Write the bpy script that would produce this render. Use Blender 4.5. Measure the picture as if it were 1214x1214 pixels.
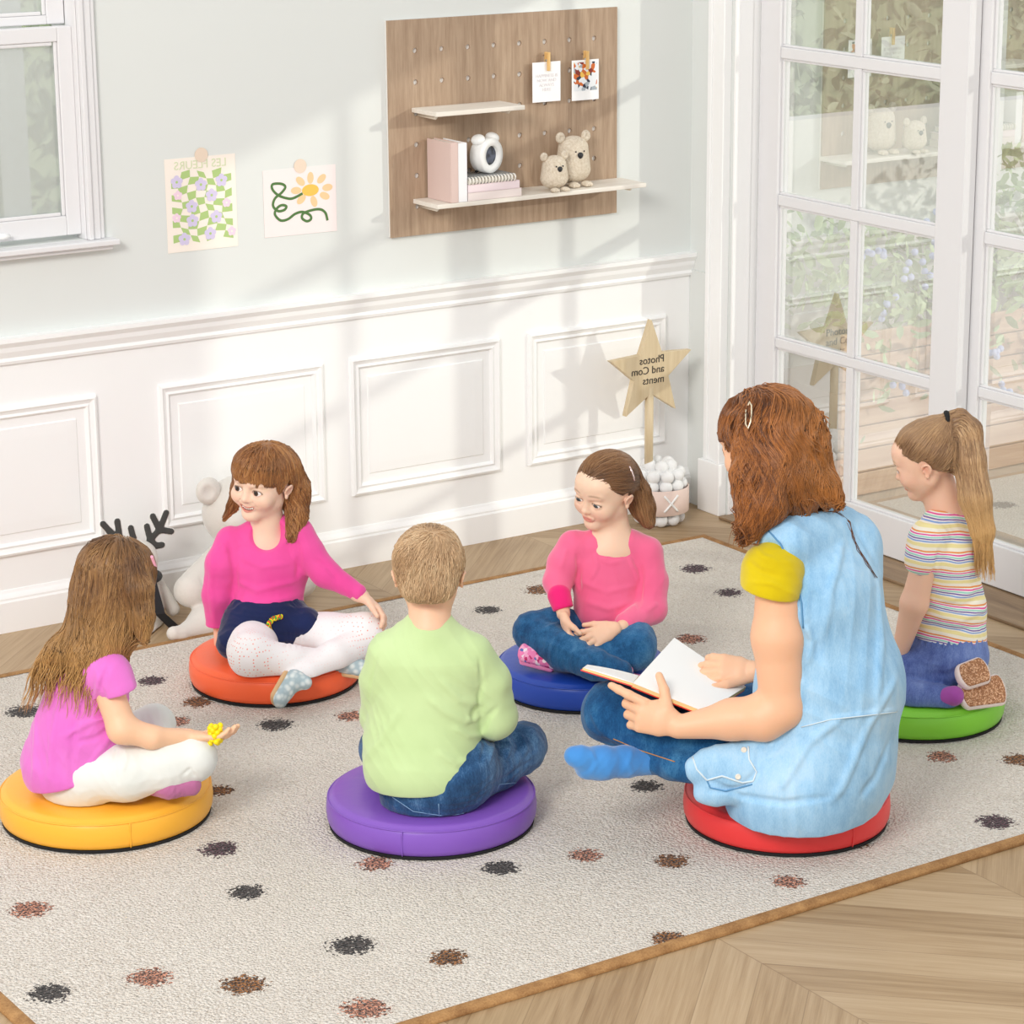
import bpy, bmesh, math, random
import numpy as np
from mathutils import Vector, Matrix
PI = math.pi
for o in list(bpy.data.objects): bpy.data.objects.remove(o)
SC = bpy.context.scene
COL = SC.collection
rnd = random.Random(7)
A = np.array

# ------------------------------------------------------------------ camera
F_PX, CX, CY, CAM_H = 3150.0, 690.0, 607.0, 2.1
PITCH = math.atan2(882, F_PX); TH = math.radians(55.2)
HH = A([math.cos(TH), math.sin(TH), 0.0])          # horizontal heading
RR = A([math.sin(TH), -math.cos(TH), 0.0])         # right
ZZ = A([0, 0, 1.0])
FW = HH*math.cos(PITCH) - ZZ*math.sin(PITCH)
UP = HH*math.sin(PITCH) + ZZ*math.cos(PITCH)
CAM = A([-4.6070, -6.0790, CAM_H])
cam = bpy.data.cameras.new('camera'); co = bpy.data.objects.new('camera', cam); COL.objects.link(co)
cam.sensor_width = 36; cam.sensor_fit = 'HORIZONTAL'; cam.lens = F_PX/1214*36
cam.shift_x = -(CX-607)/1214; cam.shift_y = 0
cam.clip_start = .05; cam.clip_end = 100
R = Matrix((RR, UP, -FW)).transposed().to_4x4()
R.translation = Vector(CAM); co.matrix_world = R
SC.camera = co

# ------------------------------------------------------------------ light
w = bpy.data.worlds.new('world'); SC.world = w; w.use_nodes = True
bg = w.node_tree.nodes['Background']; bg.inputs[0].default_value = (.96, .98, 1.0, 1); bg.inputs[1].default_value = .88
sl = bpy.data.lights.new('sun', 'SUN'); so = bpy.data.objects.new('sun', sl); COL.objects.link(so)
sl.energy = 2.2; sl.angle = math.radians(1.5); sl.color = (1, .95, .86)
so.rotation_euler = Vector((.86, -1, .32)).to_track_quat('Z', 'Y').to_euler()
def area(name, loc, target, size, power, color=(1, 1, 1)):
    l = bpy.data.lights.new(name, 'AREA'); o = bpy.data.objects.new(name, l); COL.objects.link(o)
    l.shape = 'RECTANGLE'; l.size, l.size_y = size; l.energy = power; l.color = color
    o.location = loc; o.rotation_euler = (Vector(target)-Vector(loc)).to_track_quat('-Z', 'Y').to_euler()
area('fill_light', (-6.5, -5.0, 4.0), (-1.5, -1.0, .3), (1.9, 1.6), 280, (1, .97, .93))  # added soft fill from the upper left, no real window stands there
SC.view_settings.view_transform = 'Standard'; SC.view_settings.look = 'None'
SC.view_settings.exposure = 0.0; SC.view_settings.gamma = 1.0; SC.view_settings.use_curve_mapping = False

# pixel -> world helpers (a point on a plane of the room)
def ray(px, py): return FW + RR*(px-CX)/F_PX - UP*(py-CY)/F_PX
def fl(px, py, z=0.0):
    d = ray(px, py); return CAM + d*((z-CAM[2])/d[2])
def wl(px, py, y=0.0):
    d = ray(px, py); return CAM + d*((y-CAM[1])/d[1])
class Jt:
    """points measured from a seat: pixel direction, q = metres further from the viewer than the seat centre"""
    def __init__(s, seat): s.L0 = float((A(seat)-CAM) @ HH)
    def __call__(s, px, py, q=0.0):
        d = ray(px, py); return CAM + d*((s.L0+q)/(d @ HH))

# ------------------------------------------------------------------ materials
def srgb(c):
    if isinstance(c, str): c = tuple(int(c[i:i+2], 16)/255 for i in (0, 2, 4))
    return tuple(((v/12.92) if v <= .04045 else ((v+.055)/1.055)**2.4) for v in c)
class NT:
    def __init__(s, name):
        s.m = bpy.data.materials.new(name); s.m.use_nodes = True; s.t = s.m.node_tree
        s.b = s.t.nodes['Principled BSDF']; s.out = s.t.nodes['Material Output']
    def n(s, typ, **kw):
        x = s.t.nodes.new(typ)
        for k, v in kw.items(): setattr(x, k, v)
        return x
    def put(s, sock, v):
        if hasattr(v, 'is_output') or isinstance(v, bpy.types.NodeSocket): s.t.links.new(v, sock)
        elif isinstance(v, (tuple, list)) and len(v) == 3 and sock.type == 'RGBA': sock.default_value = (*v, 1)
        else: sock.default_value = v
    def math(s, op, a, b=None, c=None, clamp=False):
        x = s.n('ShaderNodeMath', operation=op, use_clamp=clamp)
        s.put(x.inputs[0], a)
        if b is not None: s.put(x.inputs[1], b)
        if c is not None: s.put(x.inputs[2], c)
        return x.outputs[0]
    def coord(s, kind='Object'): return s.n('ShaderNodeTexCoord').outputs[kind]
    def mapping(s, vec, scale=(1, 1, 1), rot=(0, 0, 0), loc=(0, 0, 0)):
        x = s.n('ShaderNodeMapping'); s.put(x.inputs[0], vec); x.inputs[1].default_value = loc; x.inputs[2].default_value = rot; x.inputs[3].default_value = scale
        return x.outputs[0]
    def noise(s, vec, scale, detail=3, rough=.5, out='Fac'):
        x = s.n('ShaderNodeTexNoise'); s.put(x.inputs['Vector'], vec); x.inputs['Scale'].default_value = scale
        x.inputs['Detail'].default_value = detail; x.inputs['Roughness'].default_value = rough
        return x.outputs[out]
    def ramp(s, fac, stops, interp='LINEAR'):
        x = s.n('ShaderNodeValToRGB'); s.put(x.inputs[0], fac); r = x.color_ramp; r.interpolation = interp
        while len(r.elements) < len(stops): r.elements.new(.5)
        for e, (p, c) in zip(r.elements, stops): e.position = p; e.color = (*c, 1) if len(c) == 3 else c
        return x.outputs[0]
    def mix(s, fac, a, b, blend='MIX'):
        x = s.n('ShaderNodeMix', data_type='RGBA', blend_type=blend)
        s.put(x.inputs['Factor'], fac); s.put(x.inputs['A'], a); s.put(x.inputs['B'], b)
        for o in x.outputs:
            if o.type == 'RGBA': return o
    def bump(s, h, strength=.3, dist=.002, normal=None):
        x = s.n('ShaderNodeBump'); s.put(x.inputs['Height'], h); x.inputs['Strength'].default_value = strength; x.inputs['Distance'].default_value = dist
        if normal is not None: s.put(x.inputs['Normal'], normal)
        return x.outputs[0]
    def attr(s, name, out='Color'): return s.n('ShaderNodeAttribute', attribute_name=name).outputs[out]
    def set(s, **kw):
        names = dict(color='Base Color', rough='Roughness', metal='Metallic', spec='Specular IOR Level', normal='Normal', sss='Subsurface Weight', sheen='Sheen Weight', coat='Coat Weight', alpha='Alpha', trans='Transmission Weight')
        for k, v in kw.items(): s.put(s.b.inputs[names[k]], v)
        return s.m
MATS = {}
def plain(name, c, rough=.6, bump=0, bscale=200, spec=.4, vary=0, **kw):
    key = name
    if key in MATS: return MATS[key]
    t = NT(name); c = srgb(c); co_ = t.coord()
    col = c
    nz = t.noise(co_, bscale, 3)
    if vary: 
        n2 = t.noise(co_, 6, 3); col = t.ramp(n2, [(.3, tuple(v*(1-vary) for v in c)), (.7, tuple(min(1, v*(1+vary)) for v in c))])
    t.set(color=col, rough=rough, spec=spec, **kw)
    if bump: t.set(normal=t.bump(nz, bump, .002))
    MATS[key] = t.m; return t.m
def wood(name, c1, c2, axis='X', scale=1.0, rough=.5, streak=1.0):
    if name in MATS: return MATS[name]
    t = NT(name); sc = {'X': (1.5, 22, 22), 'Y': (22, 1.5, 22), 'Z': (22, 22, 1.5)}[axis]
    v = t.mapping(t.coord(), tuple(x*scale for x in sc))
    n = t.noise(v, 2.0, 6, .62); n2 = t.noise(v, 9.0, 3, .6)
    f = t.math('ADD', t.math('MULTIPLY', n, .75), t.math('MULTIPLY', n2, .25))
    t.set(color=t.ramp(f, [(.32, srgb(c1)), (.68, srgb(c2))]), rough=rough, normal=t.bump(f, .12*streak, .002))
    MATS[name] = t.m; return t.m

# ------------------------------------------------------------------ objects
def origin(o):
    v = Vector((0, 0, 0))
    while o is not None: v += o.location; o = o.parent
    return v
def tag(o, label=None, cat=None, group=None, kind=None):
    if label: o['label'] = label
    if cat: o['category'] = cat
    if group: o['group'] = group
    if kind: o['kind'] = kind
    return o
def thing(name, label, cat, loc=(0, 0, 0), group=None):
    o = bpy.data.objects.new(name, None); COL.objects.link(o); o.location = tuple(float(v) for v in loc); o.empty_display_size = .05
    return tag(o, label, cat, group)
def mk(name, V, F, mat, parent=None, smooth=True, cols=None, label=None, kind=None, bevel=0, mats=None, fmat=None):
    V = np.asarray(V, dtype=np.float64).reshape(-1, 3)
    if parent is not None: org = A(origin(parent))
    else:
        lo, hi = V.min(0), V.max(0); org = A([(lo[0]+hi[0])/2, (lo[1]+hi[1])/2, lo[2]])
    me = bpy.data.meshes.new(name); V2 = (V-org).astype(np.float32)
    if isinstance(F, np.ndarray):
        n, m = F.shape; me.vertices.add(len(V2)); me.vertices.foreach_set('co', V2.ravel())
        me.loops.add(n*m); me.loops.foreach_set('vertex_index', F.astype(np.int32).ravel())
        me.polygons.add(n); me.polygons.foreach_set('loop_start', np.arange(0, n*m, m, dtype=np.int32))
        me.update(calc_edges=True)
    else: me.from_pydata(V2.tolist(), [], [list(map(int, f)) for f in F]); me.update()
    if smooth: me.polygons.foreach_set('use_smooth', np.ones(len(me.polygons), dtype=bool))
    for m_ in (mats or [mat]): me.materials.append(m_)
    if fmat is not None: me.polygons.foreach_set('material_index', np.asarray(fmat, dtype=np.int32))
    if cols is not None:
        a = me.color_attributes.new('Col', 'FLOAT_COLOR', 'POINT')
        c4 = np.ones((len(V2), 4), np.float32); c4[:, :cols.shape[1]] = cols; a.data.foreach_set('color', c4.ravel())
    o = bpy.data.objects.new(name, me); COL.objects.link(o)
    if parent is not None: o.parent = parent
    else: o.location = tuple(org)
    if label: o['label'] = label
    if kind: o['kind'] = kind
    if bevel:
        b = o.modifiers.new('b', 'BEVEL'); b.width = bevel; b.segments = 2; b.limit_method = 'ANGLE'; b.angle_limit = math.radians(35)
        b.harden_normals = False
    return o
def unit(v): v = A(v, ) if not isinstance(v, np.ndarray) else v; return v/np.linalg.norm(v)
class MB:
    def __init__(s): s.V = []; s.F = []
    def add(s, V, F):
        n = len(s.V); s.V += [tuple(map(float, v)) for v in V]; s.F += [tuple(i+n for i in f) for f in F]; return s
    def box(s, lo, hi):
        (x0, y0, z0), (x1, y1, z1) = lo, hi
        return s.add([(x0,y0,z0),(x1,y0,z0),(x1,y1,z0),(x0,y1,z0),(x0,y0,z1),(x1,y0,z1),(x1,y1,z1),(x0,y1,z1)],
                     [(3,2,1,0),(4,5,6,7),(0,1,5,4),(1,2,6,5),(2,3,7,6),(3,0,4,7)])
    def obox(s, c, ax, ay, az, h):
        c = A(c); P = []
        for z in (-1, 1):
            for x, y in ((-1,-1),(1,-1),(1,1),(-1,1)): P.append(c + x*h[0]*A(ax) + y*h[1]*A(ay) + z*h[2]*A(az))
        return s.add(P, [(3,2,1,0),(4,5,6,7),(0,1,5,4),(1,2,6,5),(2,3,7,6),(3,0,4,7)])
    def tube(s, pts, r, n=8, closed=False, cap=True):
        pts = [A(p, dtype=float) for p in pts]; m = len(pts); rs = r if hasattr(r, '__len__') else [r]*m
        V = []; prev = None
        for i, p in enumerate(pts):
            t = (pts[(i+1) % m]-pts[i-1]) if closed else (pts[min(i+1, m-1)]-pts[max(i-1, 0)])
            t = t/(np.linalg.norm(t)+1e-12)
            if prev is None:
                a = np.cross(t, [0, 0, 1.]) if abs(t[2]) < .9 else np.cross(t, [1., 0, 0])
            else: a = prev - t*(prev @ t)
            a = a/np.linalg.norm(a); prev = a; b = np.cross(t, a)
            for k in range(n): V.append(p + rs[i]*(math.cos(2*PI*k/n)*a + math.sin(2*PI*k/n)*b))
        F = []
        for i in range(m if closed else m-1):
            for k in range(n):
                j = (i+1) % m; F.append((i*n+k, i*n+(k+1) % n, j*n+(k+1) % n, j*n+k))
        if cap and not closed: F.append(tuple(range(n-1, -1, -1))); F.append(tuple((m-1)*n+k for k in range(n)))
        return s.add(V, F)
    def lathe(s, prof, c=(0, 0, 0), axis=(0, 0, 1), n=48, close=True):
        ax = unit(A(axis, dtype=float)); a = np.cross(ax, [0, 1., 0]) if abs(ax[1]) < .9 else np.cross(ax, [1., 0, 0]); a = unit(a); b = np.cross(ax, a)
        V = []; F = []
        for r, z in prof:
            for k in range(n): V.append(A(c)+ax*z+r*(math.cos(2*PI*k/n)*a+math.sin(2*PI*k/n)*b))
        for i in range(len(prof)-1):
            for k in range(n): F.append((i*n+k, i*n+(k+1) % n, (i+1)*n+(k+1) % n, (i+1)*n+k))
        if close: F.append(tuple(range(n-1, -1, -1))); F.append(tuple((len(prof)-1)*n+k for k in range(n)))
        return s.add(V, F)
    def prism(s, poly, c, ax, ay, az, t):
        c = A(c, dtype=float); n = len(poly)
        V = [c+x*A(ax)+y*A(ay)-t/2*A(az) for x, y in poly]+[c+x*A(ax)+y*A(ay)+t/2*A(az) for x, y in poly]
        return s.add(V, [tuple(range(n-1, -1, -1)), tuple(range(n, 2*n))]+[(i, (i+1) % n, n+(i+1) % n, n+i) for i in range(n)])
    def sweep_frame(s, x0, x1, z0, z1, prof, y=0.0):
        """moulding frame on the back wall: prof = list of (inset, depth)"""
        V = []
        for d, h in prof:
            for x, z in ((x0+d, z0+d), (x1-d, z0+d), (x1-d, z1-d), (x0+d, z1-d)): V.append((x, y-h, z))
        F = []
        for i in range(len(prof)-1):
            for k in range(4): F.append((i*4+k, i*4+(k+1) % 4, (i+1)*4+(k+1) % 4, (i+1)*4+k))
        return s.add(V, F)
    def build(s, name, mat, parent=None, smooth=False, bevel=0, label=None, kind=None, fixn=True):
        o = mk(name, s.V, s.F, mat, parent, smooth, label=label, kind=kind, bevel=bevel)
        if fixn:
            bm = bmesh.new(); bm.from_mesh(o.data); bmesh.ops.recalc_face_normals(bm, faces=bm.faces); bm.to_mesh(o.data); bm.free()
        return o

# ------------------------------------------------------------------ smooth solids (signed distance -> surface nets)
class Sdf:
    def __init__(s, h=.0025, margin=None): s.h = h; s.p = []; s.m = margin or 4*h; s.disp = []
    def _add(s, fn, lo, hi, k, mode): s.p.append((fn, A(lo), A(hi), k, mode)); return s
    def cap(s, a, b, ra, rb=None, k=.012, mode='u'):
        a = A(a, dtype=float); b = A(b, dtype=float); rb = ra if rb is None else rb; ba = b-a; L = max(ba @ ba, 1e-12); R_ = max(ra, rb)
        def fn(X, Y, Z):
            px, py, pz = X-a[0], Y-a[1], Z-a[2]
            t = np.clip((px*ba[0]+py*ba[1]+pz*ba[2])/L, 0, 1)
            return np.sqrt((px-t*ba[0])**2+(py-t*ba[1])**2+(pz-t*ba[2])**2)-(ra+(rb-ra)*t)
        return s._add(fn, np.minimum(a, b)-R_, np.maximum(a, b)+R_, k, mode)
    def chain(s, pts, rs, k=.012, mode='u'):
        for i in range(len(pts)-1): s.cap(pts[i], pts[i+1], rs[i], rs[i+1], k, mode)
        return s
    def ell(s, c, r, axes=None, k=.012, mode='u'):
        c = A(c, dtype=float); r = A(r, dtype=float); Rm = np.eye(3) if axes is None else np.array([unit(A(v, dtype=float)) for v in axes])
        ext = np.sqrt(((Rm*r[:, None])**2).sum(0))
        def fn(X, Y, Z):
            px, py, pz = X-c[0], Y-c[1], Z-c[2]
            q = [(px*Rm[i, 0]+py*Rm[i, 1]+pz*Rm[i, 2]) for i in range(3)]
            k0 = np.sqrt(sum((q[i]/r[i])**2 for i in range(3))); k1 = np.sqrt(sum((q[i]/r[i]**2)**2 for i in range(3)))+1e-9
            return k0*(k0-1)/k1
        return s._add(fn, c-ext, c+ext, k, mode)
    def ecap(s, a, b, wa, wb, side, k=.02, mode='u'):
        """capsule of elliptic section: w = (half width along side, half depth across it)"""
        a = A(a, dtype=float); b = A(b, dtype=float); ba = b-a; L = math.sqrt(ba @ ba); t_ = ba/L
        s1 = A(side, dtype=float); s1 = unit(s1-t_*(s1 @ t_)); s2 = np.cross(t_, s1); R_ = max(*wa, *wb)
        def fn(X, Y, Z):
            px, py, pz = X-a[0], Y-a[1], Z-a[2]
            u = px*t_[0]+py*t_[1]+pz*t_[2]; t = np.clip(u/L, 0, 1); e = u-t*L
            v1 = px*s1[0]+py*s1[1]+pz*s1[2]; v2 = px*s2[0]+py*s2[1]+pz*s2[2]
            w1 = wa[0]+(wb[0]-wa[0])*t; w2 = wa[1]+(wb[1]-wa[1])*t; w3 = np.minimum(w1, w2)
            k0 = np.sqrt((v1/w1)**2+(v2/w2)**2+(e/w3)**2); k1 = np.sqrt((v1/w1**2)**2+(v2/w2**2)**2+(e/w3**2)**2)+1e-9
            return k0*(k0-1)/k1
        return s._add(fn, np.minimum(a, b)-R_, np.maximum(a, b)+R_, k, mode)
    def half(s, p, n, lo=None, hi=None, k=.003, post=True):
        """cut away the side the normal points to (inside the box lo..hi when given)"""
        p = A(p, dtype=float); n = unit(A(n, dtype=float))
        fn = lambda X, Y, Z: -((X-p[0])*n[0]+(Y-p[1])*n[1]+(Z-p[2])*n[2])
        return s._add(fn, [-99]*3 if lo is None else lo, [99]*3 if hi is None else hi, k, 'h' if post else 'H')
    def ridge(s, pts, r, amp):
        s.disp.append((np.array([A(p, dtype=float) for p in pts]), r, amp)); return s
    def snap(s, px, py, lift=0.0):
        """point of the surface met by the line of sight of that pixel"""
        d = ray(px, py); hi = s.lo+s.h*A(s.G.shape); c = (s.lo+hi)/2; t0 = float((c-CAM) @ FW); R_ = float(np.linalg.norm(hi-s.lo))/2
        t = np.arange(t0-R_, t0+R_, .0015); P = CAM+t[:, None]*d; I = np.round((P-s.lo)/s.h).astype(int); ok = ((I >= 0) & (I < A(s.G.shape))).all(1); P = P[ok]; I = I[ok]
        w = np.nonzero(s.G[I[:, 0], I[:, 1], I[:, 2]] < 0)[0]
        return None if not len(w) else P[w[0]]-d*lift
    def fold(s, amp, wl_=.06, seed=1, axis=None):
        s.disp.append((None, wl_, amp, seed, axis)); return s
    def grid(s):
        h = s.h; lo = np.min([q[1] for q in s.p if q[4] == 'u'], 0)-s.m-2*h; hi = np.max([q[2] for q in s.p if q[4] == 'u'], 0)+s.m+2*h
        n = np.ceil((hi-lo)/h).astype(int)+1; s.lo = lo; G = np.full(n, 1.0, np.float32)
        ax = [(lo[i]+h*np.arange(n[i])).astype(np.float32) for i in range(3)]
        def apply(fn, a, b, k, mode):
            e = s.m+k
            i0 = np.maximum(np.floor((a-e-lo)/h).astype(int), 0); i1 = np.minimum(np.ceil((b+e-lo)/h).astype(int)+1, n)
            if (i1 <= i0).any(): return
            sl_ = tuple(slice(i0[i], i1[i]) for i in range(3))
            d = fn(ax[0][sl_[0]][:, None, None], ax[1][sl_[1]][None, :, None], ax[2][sl_[2]][None, None, :]).astype(np.float32)
            g = G[sl_]
            if mode == 'u': 
                G[sl_] = np.minimum(g, d) - (np.maximum(k-np.abs(g-d), 0)**2/(4*k) if k > 0 else 0)
            else:
                d = -d
                G[sl_] = np.maximum(g, d) + (np.maximum(k-np.abs(g-d), 0)**2/(4*k) if k > 0 else 0)
        for q in s.p:
            if q[4] in 'usH': apply(*q)
        s.G = G
        band = np.nonzero(np.abs(G) < max(2.5*h, .008))
        if s.disp and len(band[0]):
            for q, dd in enumerate(s.disp):
                if isinstance(dd[0], str):
                    pp = []
                    for i in range(len(dd[1])-1):
                        for u in (0, .25, .5, .75) + ((1,) if i == len(dd[1])-2 else ()): pp.append(A(dd[1][i][:2])*(1-u)+A(dd[1][i+1][:2])*u)
                    hit = [v for v in (s.snap(*v) for v in pp) if v is not None]
                    s.disp[q] = (np.array(hit), dd[2], dd[3]) if len(hit) > 1 else (np.array([[0, 0, -9.], [0, 0, -9.1]]), .001, 0)
            P = np.stack([ax[i][band[i]] for i in range(3)], 1); D = np.zeros(len(P), np.float32)
            for dd in s.disp:
                if dd[0] is None:
                    rg = np.random.RandomState(dd[3])
                    for q in range(4):
                        v = unit(rg.randn(3)) if dd[4] is None else unit(unit(A(dd[4], dtype=float))+.35*rg.randn(3))
                        u = unit(rg.randn(3)); u2 = unit(rg.randn(3)); f = 2*PI/dd[1]*(.6+.8*rg.rand()); ph = rg.rand(4)*6
                        wv = np.sin(P @ v*f+ph[0]+1.6*np.sin(P @ u*f*.45+ph[1]))
                        D += dd[2]*.5*(1-2*np.abs(wv)**.8)*(.5+.5*np.sin(P @ u2*f*.35+ph[2]))
                else:
                    pts, r, amp = dd; m_ = np.all((P > pts.min(0)-3*r) & (P < pts.max(0)+3*r), 1); Q = P[m_]
                    if not len(Q): continue
                    best = np.full(len(Q), 9.0)
                    tt = np.zeros(len(Q)); nseg = len(pts)-1
                    for i in range(nseg):
                        ba = pts[i+1]-pts[i]; t = np.clip((Q-pts[i]) @ ba/(ba @ ba+1e-12), 0, 1); e = np.linalg.norm(Q-pts[i]-t[:, None]*ba, axis=1)
                        b_ = e < best; best[b_] = e[b_]; tt[b_] = (i+t[b_])/nseg
                    D[m_] += amp*np.exp(-(best/r)**2)*np.clip(np.minimum(tt, 1-tt)*5+.15, 0, 1)
            G[band] -= D
        for q in s.p:
            if q[4] in 'hS': apply(*q)
        return G
    def mesh(s):
        G = s.grid() if not hasattr(s, 'G') else s.G; S_ = G < 0
        c = S_.astype(np.int8); t = c[:-1]+c[1:]; t = t[:, :-1]+t[:, 1:]; t = t[:, :, :-1]+t[:, :, 1:]
        I = np.argwhere((t > 0) & (t < 8)); idm = np.full(t.shape, -1, np.int32); idm[tuple(I.T)] = np.arange(len(I), dtype=np.int32)
        cn = A([(x, y, z) for x in (0, 1) for y in (0, 1) for z in (0, 1)])
        val = np.stack([G[I[:, 0]+o[0], I[:, 1]+o[1], I[:, 2]+o[2]] for o in cn], 1)
        acc = np.zeros((len(I), 3)); cnt = np.zeros(len(I))
        for i in range(8):
            for j in range(i+1, 8):
                if abs(cn[i]-cn[j]).sum() == 1:
                    a, b = val[:, i], val[:, j]; m_ = (a < 0) != (b < 0); tt = np.where(m_, a/(a-b+1e-20), 0)
                    acc += m_[:, None]*(cn[i]+tt[:, None]*(cn[j]-cn[i])); cnt += m_
        V = s.lo+s.h*(I+acc/cnt[:, None]); Fs = []
        for ax_ in range(3):
            sa = [slice(None)]*3; sb = [slice(None)]*3; sa[ax_] = slice(0, -1); sb[ax_] = slice(1, None)
            a, b = S_[tuple(sa)], S_[tuple(sb)]; E = np.argwhere(a != b)
            u, v = [(1, 2), (2, 0), (0, 1)][ax_]
            E = E[(E[:, u] > 0) & (E[:, v] > 0) & (E[:, u] < t.shape[u]) & (E[:, v] < t.shape[v])]
            du = np.zeros(3, int); du[u] = 1; dv = np.zeros(3, int); dv[v] = 1
            q = np.stack([idm[tuple((E-du-dv).T)], idm[tuple((E-dv).T)], idm[tuple(E.T)], idm[tuple((E-du).T)]], 1)
            fl_ = ~a[tuple(E.T)]; q[fl_] = q[fl_][:, ::-1]; Fs.append(q)
        F = np.concatenate(Fs); F = F[(F >= 0).all(1)]
        return V, F
    def build(s, name, mat, parent=None, cols=None, label=None, smooth_it=1, **kw):
        V, F = s.mesh()
        for _ in range(smooth_it): V = relax(V, F, .5)
        return mk(name, V, F, mat, parent, True, cols=cols(V) if cols else None, label=label, **kw)
    def sample(s, P):
        """trilinear distance and gradient"""
        G = s.G; q = (P-s.lo)/s.h; q = np.clip(q, 0, A(G.shape)-1.001); i = q.astype(int); f = q-i; out = 0
        vals = {}
        for x in (0, 1):
            for y in (0, 1):
                for z in (0, 1): vals[x, y, z] = G[i[:, 0]+x, i[:, 1]+y, i[:, 2]+z]
        def L(a, b, t): return a+(b-a)*t
        def tri(v): return L(L(L(v[0,0,0], v[1,0,0], f[:, 0]), L(v[0,1,0], v[1,1,0], f[:, 0]), f[:, 1]), L(L(v[0,0,1], v[1,0,1], f[:, 0]), L(v[0,1,1], v[1,1,1], f[:, 0]), f[:, 1]), f[:, 2])
        d = tri(vals)
        gx = L(L(vals[1,0,0]-vals[0,0,0], vals[1,1,0]-vals[0,1,0], f[:, 1]), L(vals[1,0,1]-vals[0,0,1], vals[1,1,1]-vals[0,1,1], f[:, 1]), f[:, 2])
        gy = L(L(vals[0,1,0]-vals[0,0,0], vals[1,1,0]-vals[1,0,0], f[:, 0]), L(vals[0,1,1]-vals[0,0,1], vals[1,1,1]-vals[1,0,1], f[:, 0]), f[:, 2])
        gz = L(L(vals[0,0,1]-vals[0,0,0], vals[1,0,1]-vals[1,0,0], f[:, 0]), L(vals[0,1,1]-vals[0,1,0], vals[1,1,1]-vals[1,1,0], f[:, 0]), f[:, 1])
        g = np.stack([gx, gy, gz], 1); g /= (np.linalg.norm(g, axis=1, keepdims=True)+1e-9)
        return d, g
def relax(V, F, f):
    n = len(V); acc = np.zeros((n, 3)); cnt = np.zeros(n)
    for i in range(4):
        a, b = F[:, i], F[:, (i+1) % 4]
        for k in range(3): acc[:, k] += np.bincount(a, V[b, k], n)+np.bincount(b, V[a, k], n)
        cnt += np.bincount(a, minlength=n)+np.bincount(b, minlength=n)
    return V+(acc/np.maximum(cnt, 1)[:, None]-V)*f
def rot(axis, ang): return A(Matrix.Rotation(ang, 3, Vector(axis)))
def world_dir(r, a, u): return unit(RR*r+HH*a+ZZ*u)
# ------------------------------------------------------------------ setting
def paint(name, c, rough=.55):
    t = NT(name); n = t.noise(t.coord(), 60, 4); n2 = t.noise(t.coord(), 1.2, 2)
    c0 = srgb(c)
    t.set(color=t.ramp(n2, [(.2, tuple(v*.985 for v in c0)), (.8, c0)]), rough=rough, spec=.3, normal=t.bump(n, .05, .001)); return t.m
PAINT = paint('pale_sage_paint', 'e3e6e3'); WHITE = paint('white_gloss_paint', 'fcfcfb', .4); FRAME = paint('window_frame_paint', 'e9e8e9', .4)

def floor_mat():
    t = NT('chevron_oak'); xyz = t.n('ShaderNodeSeparateXYZ'); t.put(xyz.inputs[0], t.coord('Object'))
    # the floor object sits at the world origin, so object coordinates are world coordinates
    x, y = xyz.outputs[0], xyz.outputs[1]; W, wv = .60, .135
    cx = t.math('DIVIDE', t.math('ADD', x, 1.80+60), W); ci = t.math('FLOOR', cx); u = t.math('MULTIPLY', t.math('SUBTRACT', cx, ci), W)
    odd = t.math('MODULO', ci, 2.0)                                   # 60/.6=100 -> even right of x=-1.8
    uu = t.math('ADD', t.math('MULTIPLY', odd, t.math('SUBTRACT', W, u)), t.math('MULTIPLY', t.math('SUBTRACT', 1.0, odd), u))
    v = t.math('DIVIDE', t.math('ADD', t.math('ADD', y, uu), 50.0), wv); vi = t.math('FLOOR', v); vf = t.math('SUBTRACT', v, vi)
    wn = t.n('ShaderNodeTexWhiteNoise', noise_dimensions='2D'); cb = t.n('ShaderNodeCombineXYZ'); t.put(cb.inputs[0], ci); t.put(cb.inputs[1], vi); t.put(wn.inputs['Vector'], cb.outputs[0])
    g = t.n('ShaderNodeCombineXYZ'); t.put(g.inputs[0], t.math('MULTIPLY', uu, 2.2)); t.put(g.inputs[1], t.math('MULTIPLY', v, 3.2)); t.put(g.inputs[2], t.math('MULTIPLY', wn.outputs[0], 37.0))
    n1 = t.noise(g.outputs[0], 2.2, 5, .6)
    g2 = t.n('ShaderNodeCombineXYZ'); t.put(g2.inputs[0], t.math('MULTIPLY', uu, 5.0)); t.put(g2.inputs[1], t.math('MULTIPLY', v, 22.0)); t.put(g2.inputs[2], t.math('MULTIPLY', wn.outputs[0], 11.0))
    n2 = t.noise(g2.outputs[0], 2.0, 4, .6)
    f = t.math('ADD', t.math('ADD', t.math('MULTIPLY', n1, .55), t.math('MULTIPLY', n2, .3)), t.math('MULTIPLY', wn.outputs[0], .22))
    col = t.ramp(f, [(.3, srgb('8b6f4e')), (.52, srgb('ab906e')), (.78, srgb('c2a988'))])
    ed = t.math('MINIMUM', vf, t.math('SUBTRACT', 1.0, vf)); e2 = t.math('MINIMUM', u, t.math('SUBTRACT', W, u))
    gap = t.math('MAXIMUM', t.math('LESS_THAN', ed, .009), t.math('LESS_THAN', e2, .0012))
    col = t.mix(t.math('MULTIPLY', gap, .45), col, srgb('6d5334'))
    h = t.math('SUBTRACT', t.math('MULTIPLY', f, .3), gap)
    t.set(color=col, rough=.42, spec=.4, normal=t.bump(h, .15, .002)); return t.m
m = MB().box((-7.5, -7.5, -.1), (.0, .12, 0)); fo = mk('floor', A(m.V), m.F, floor_mat(), smooth=False, kind='structure')
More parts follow.
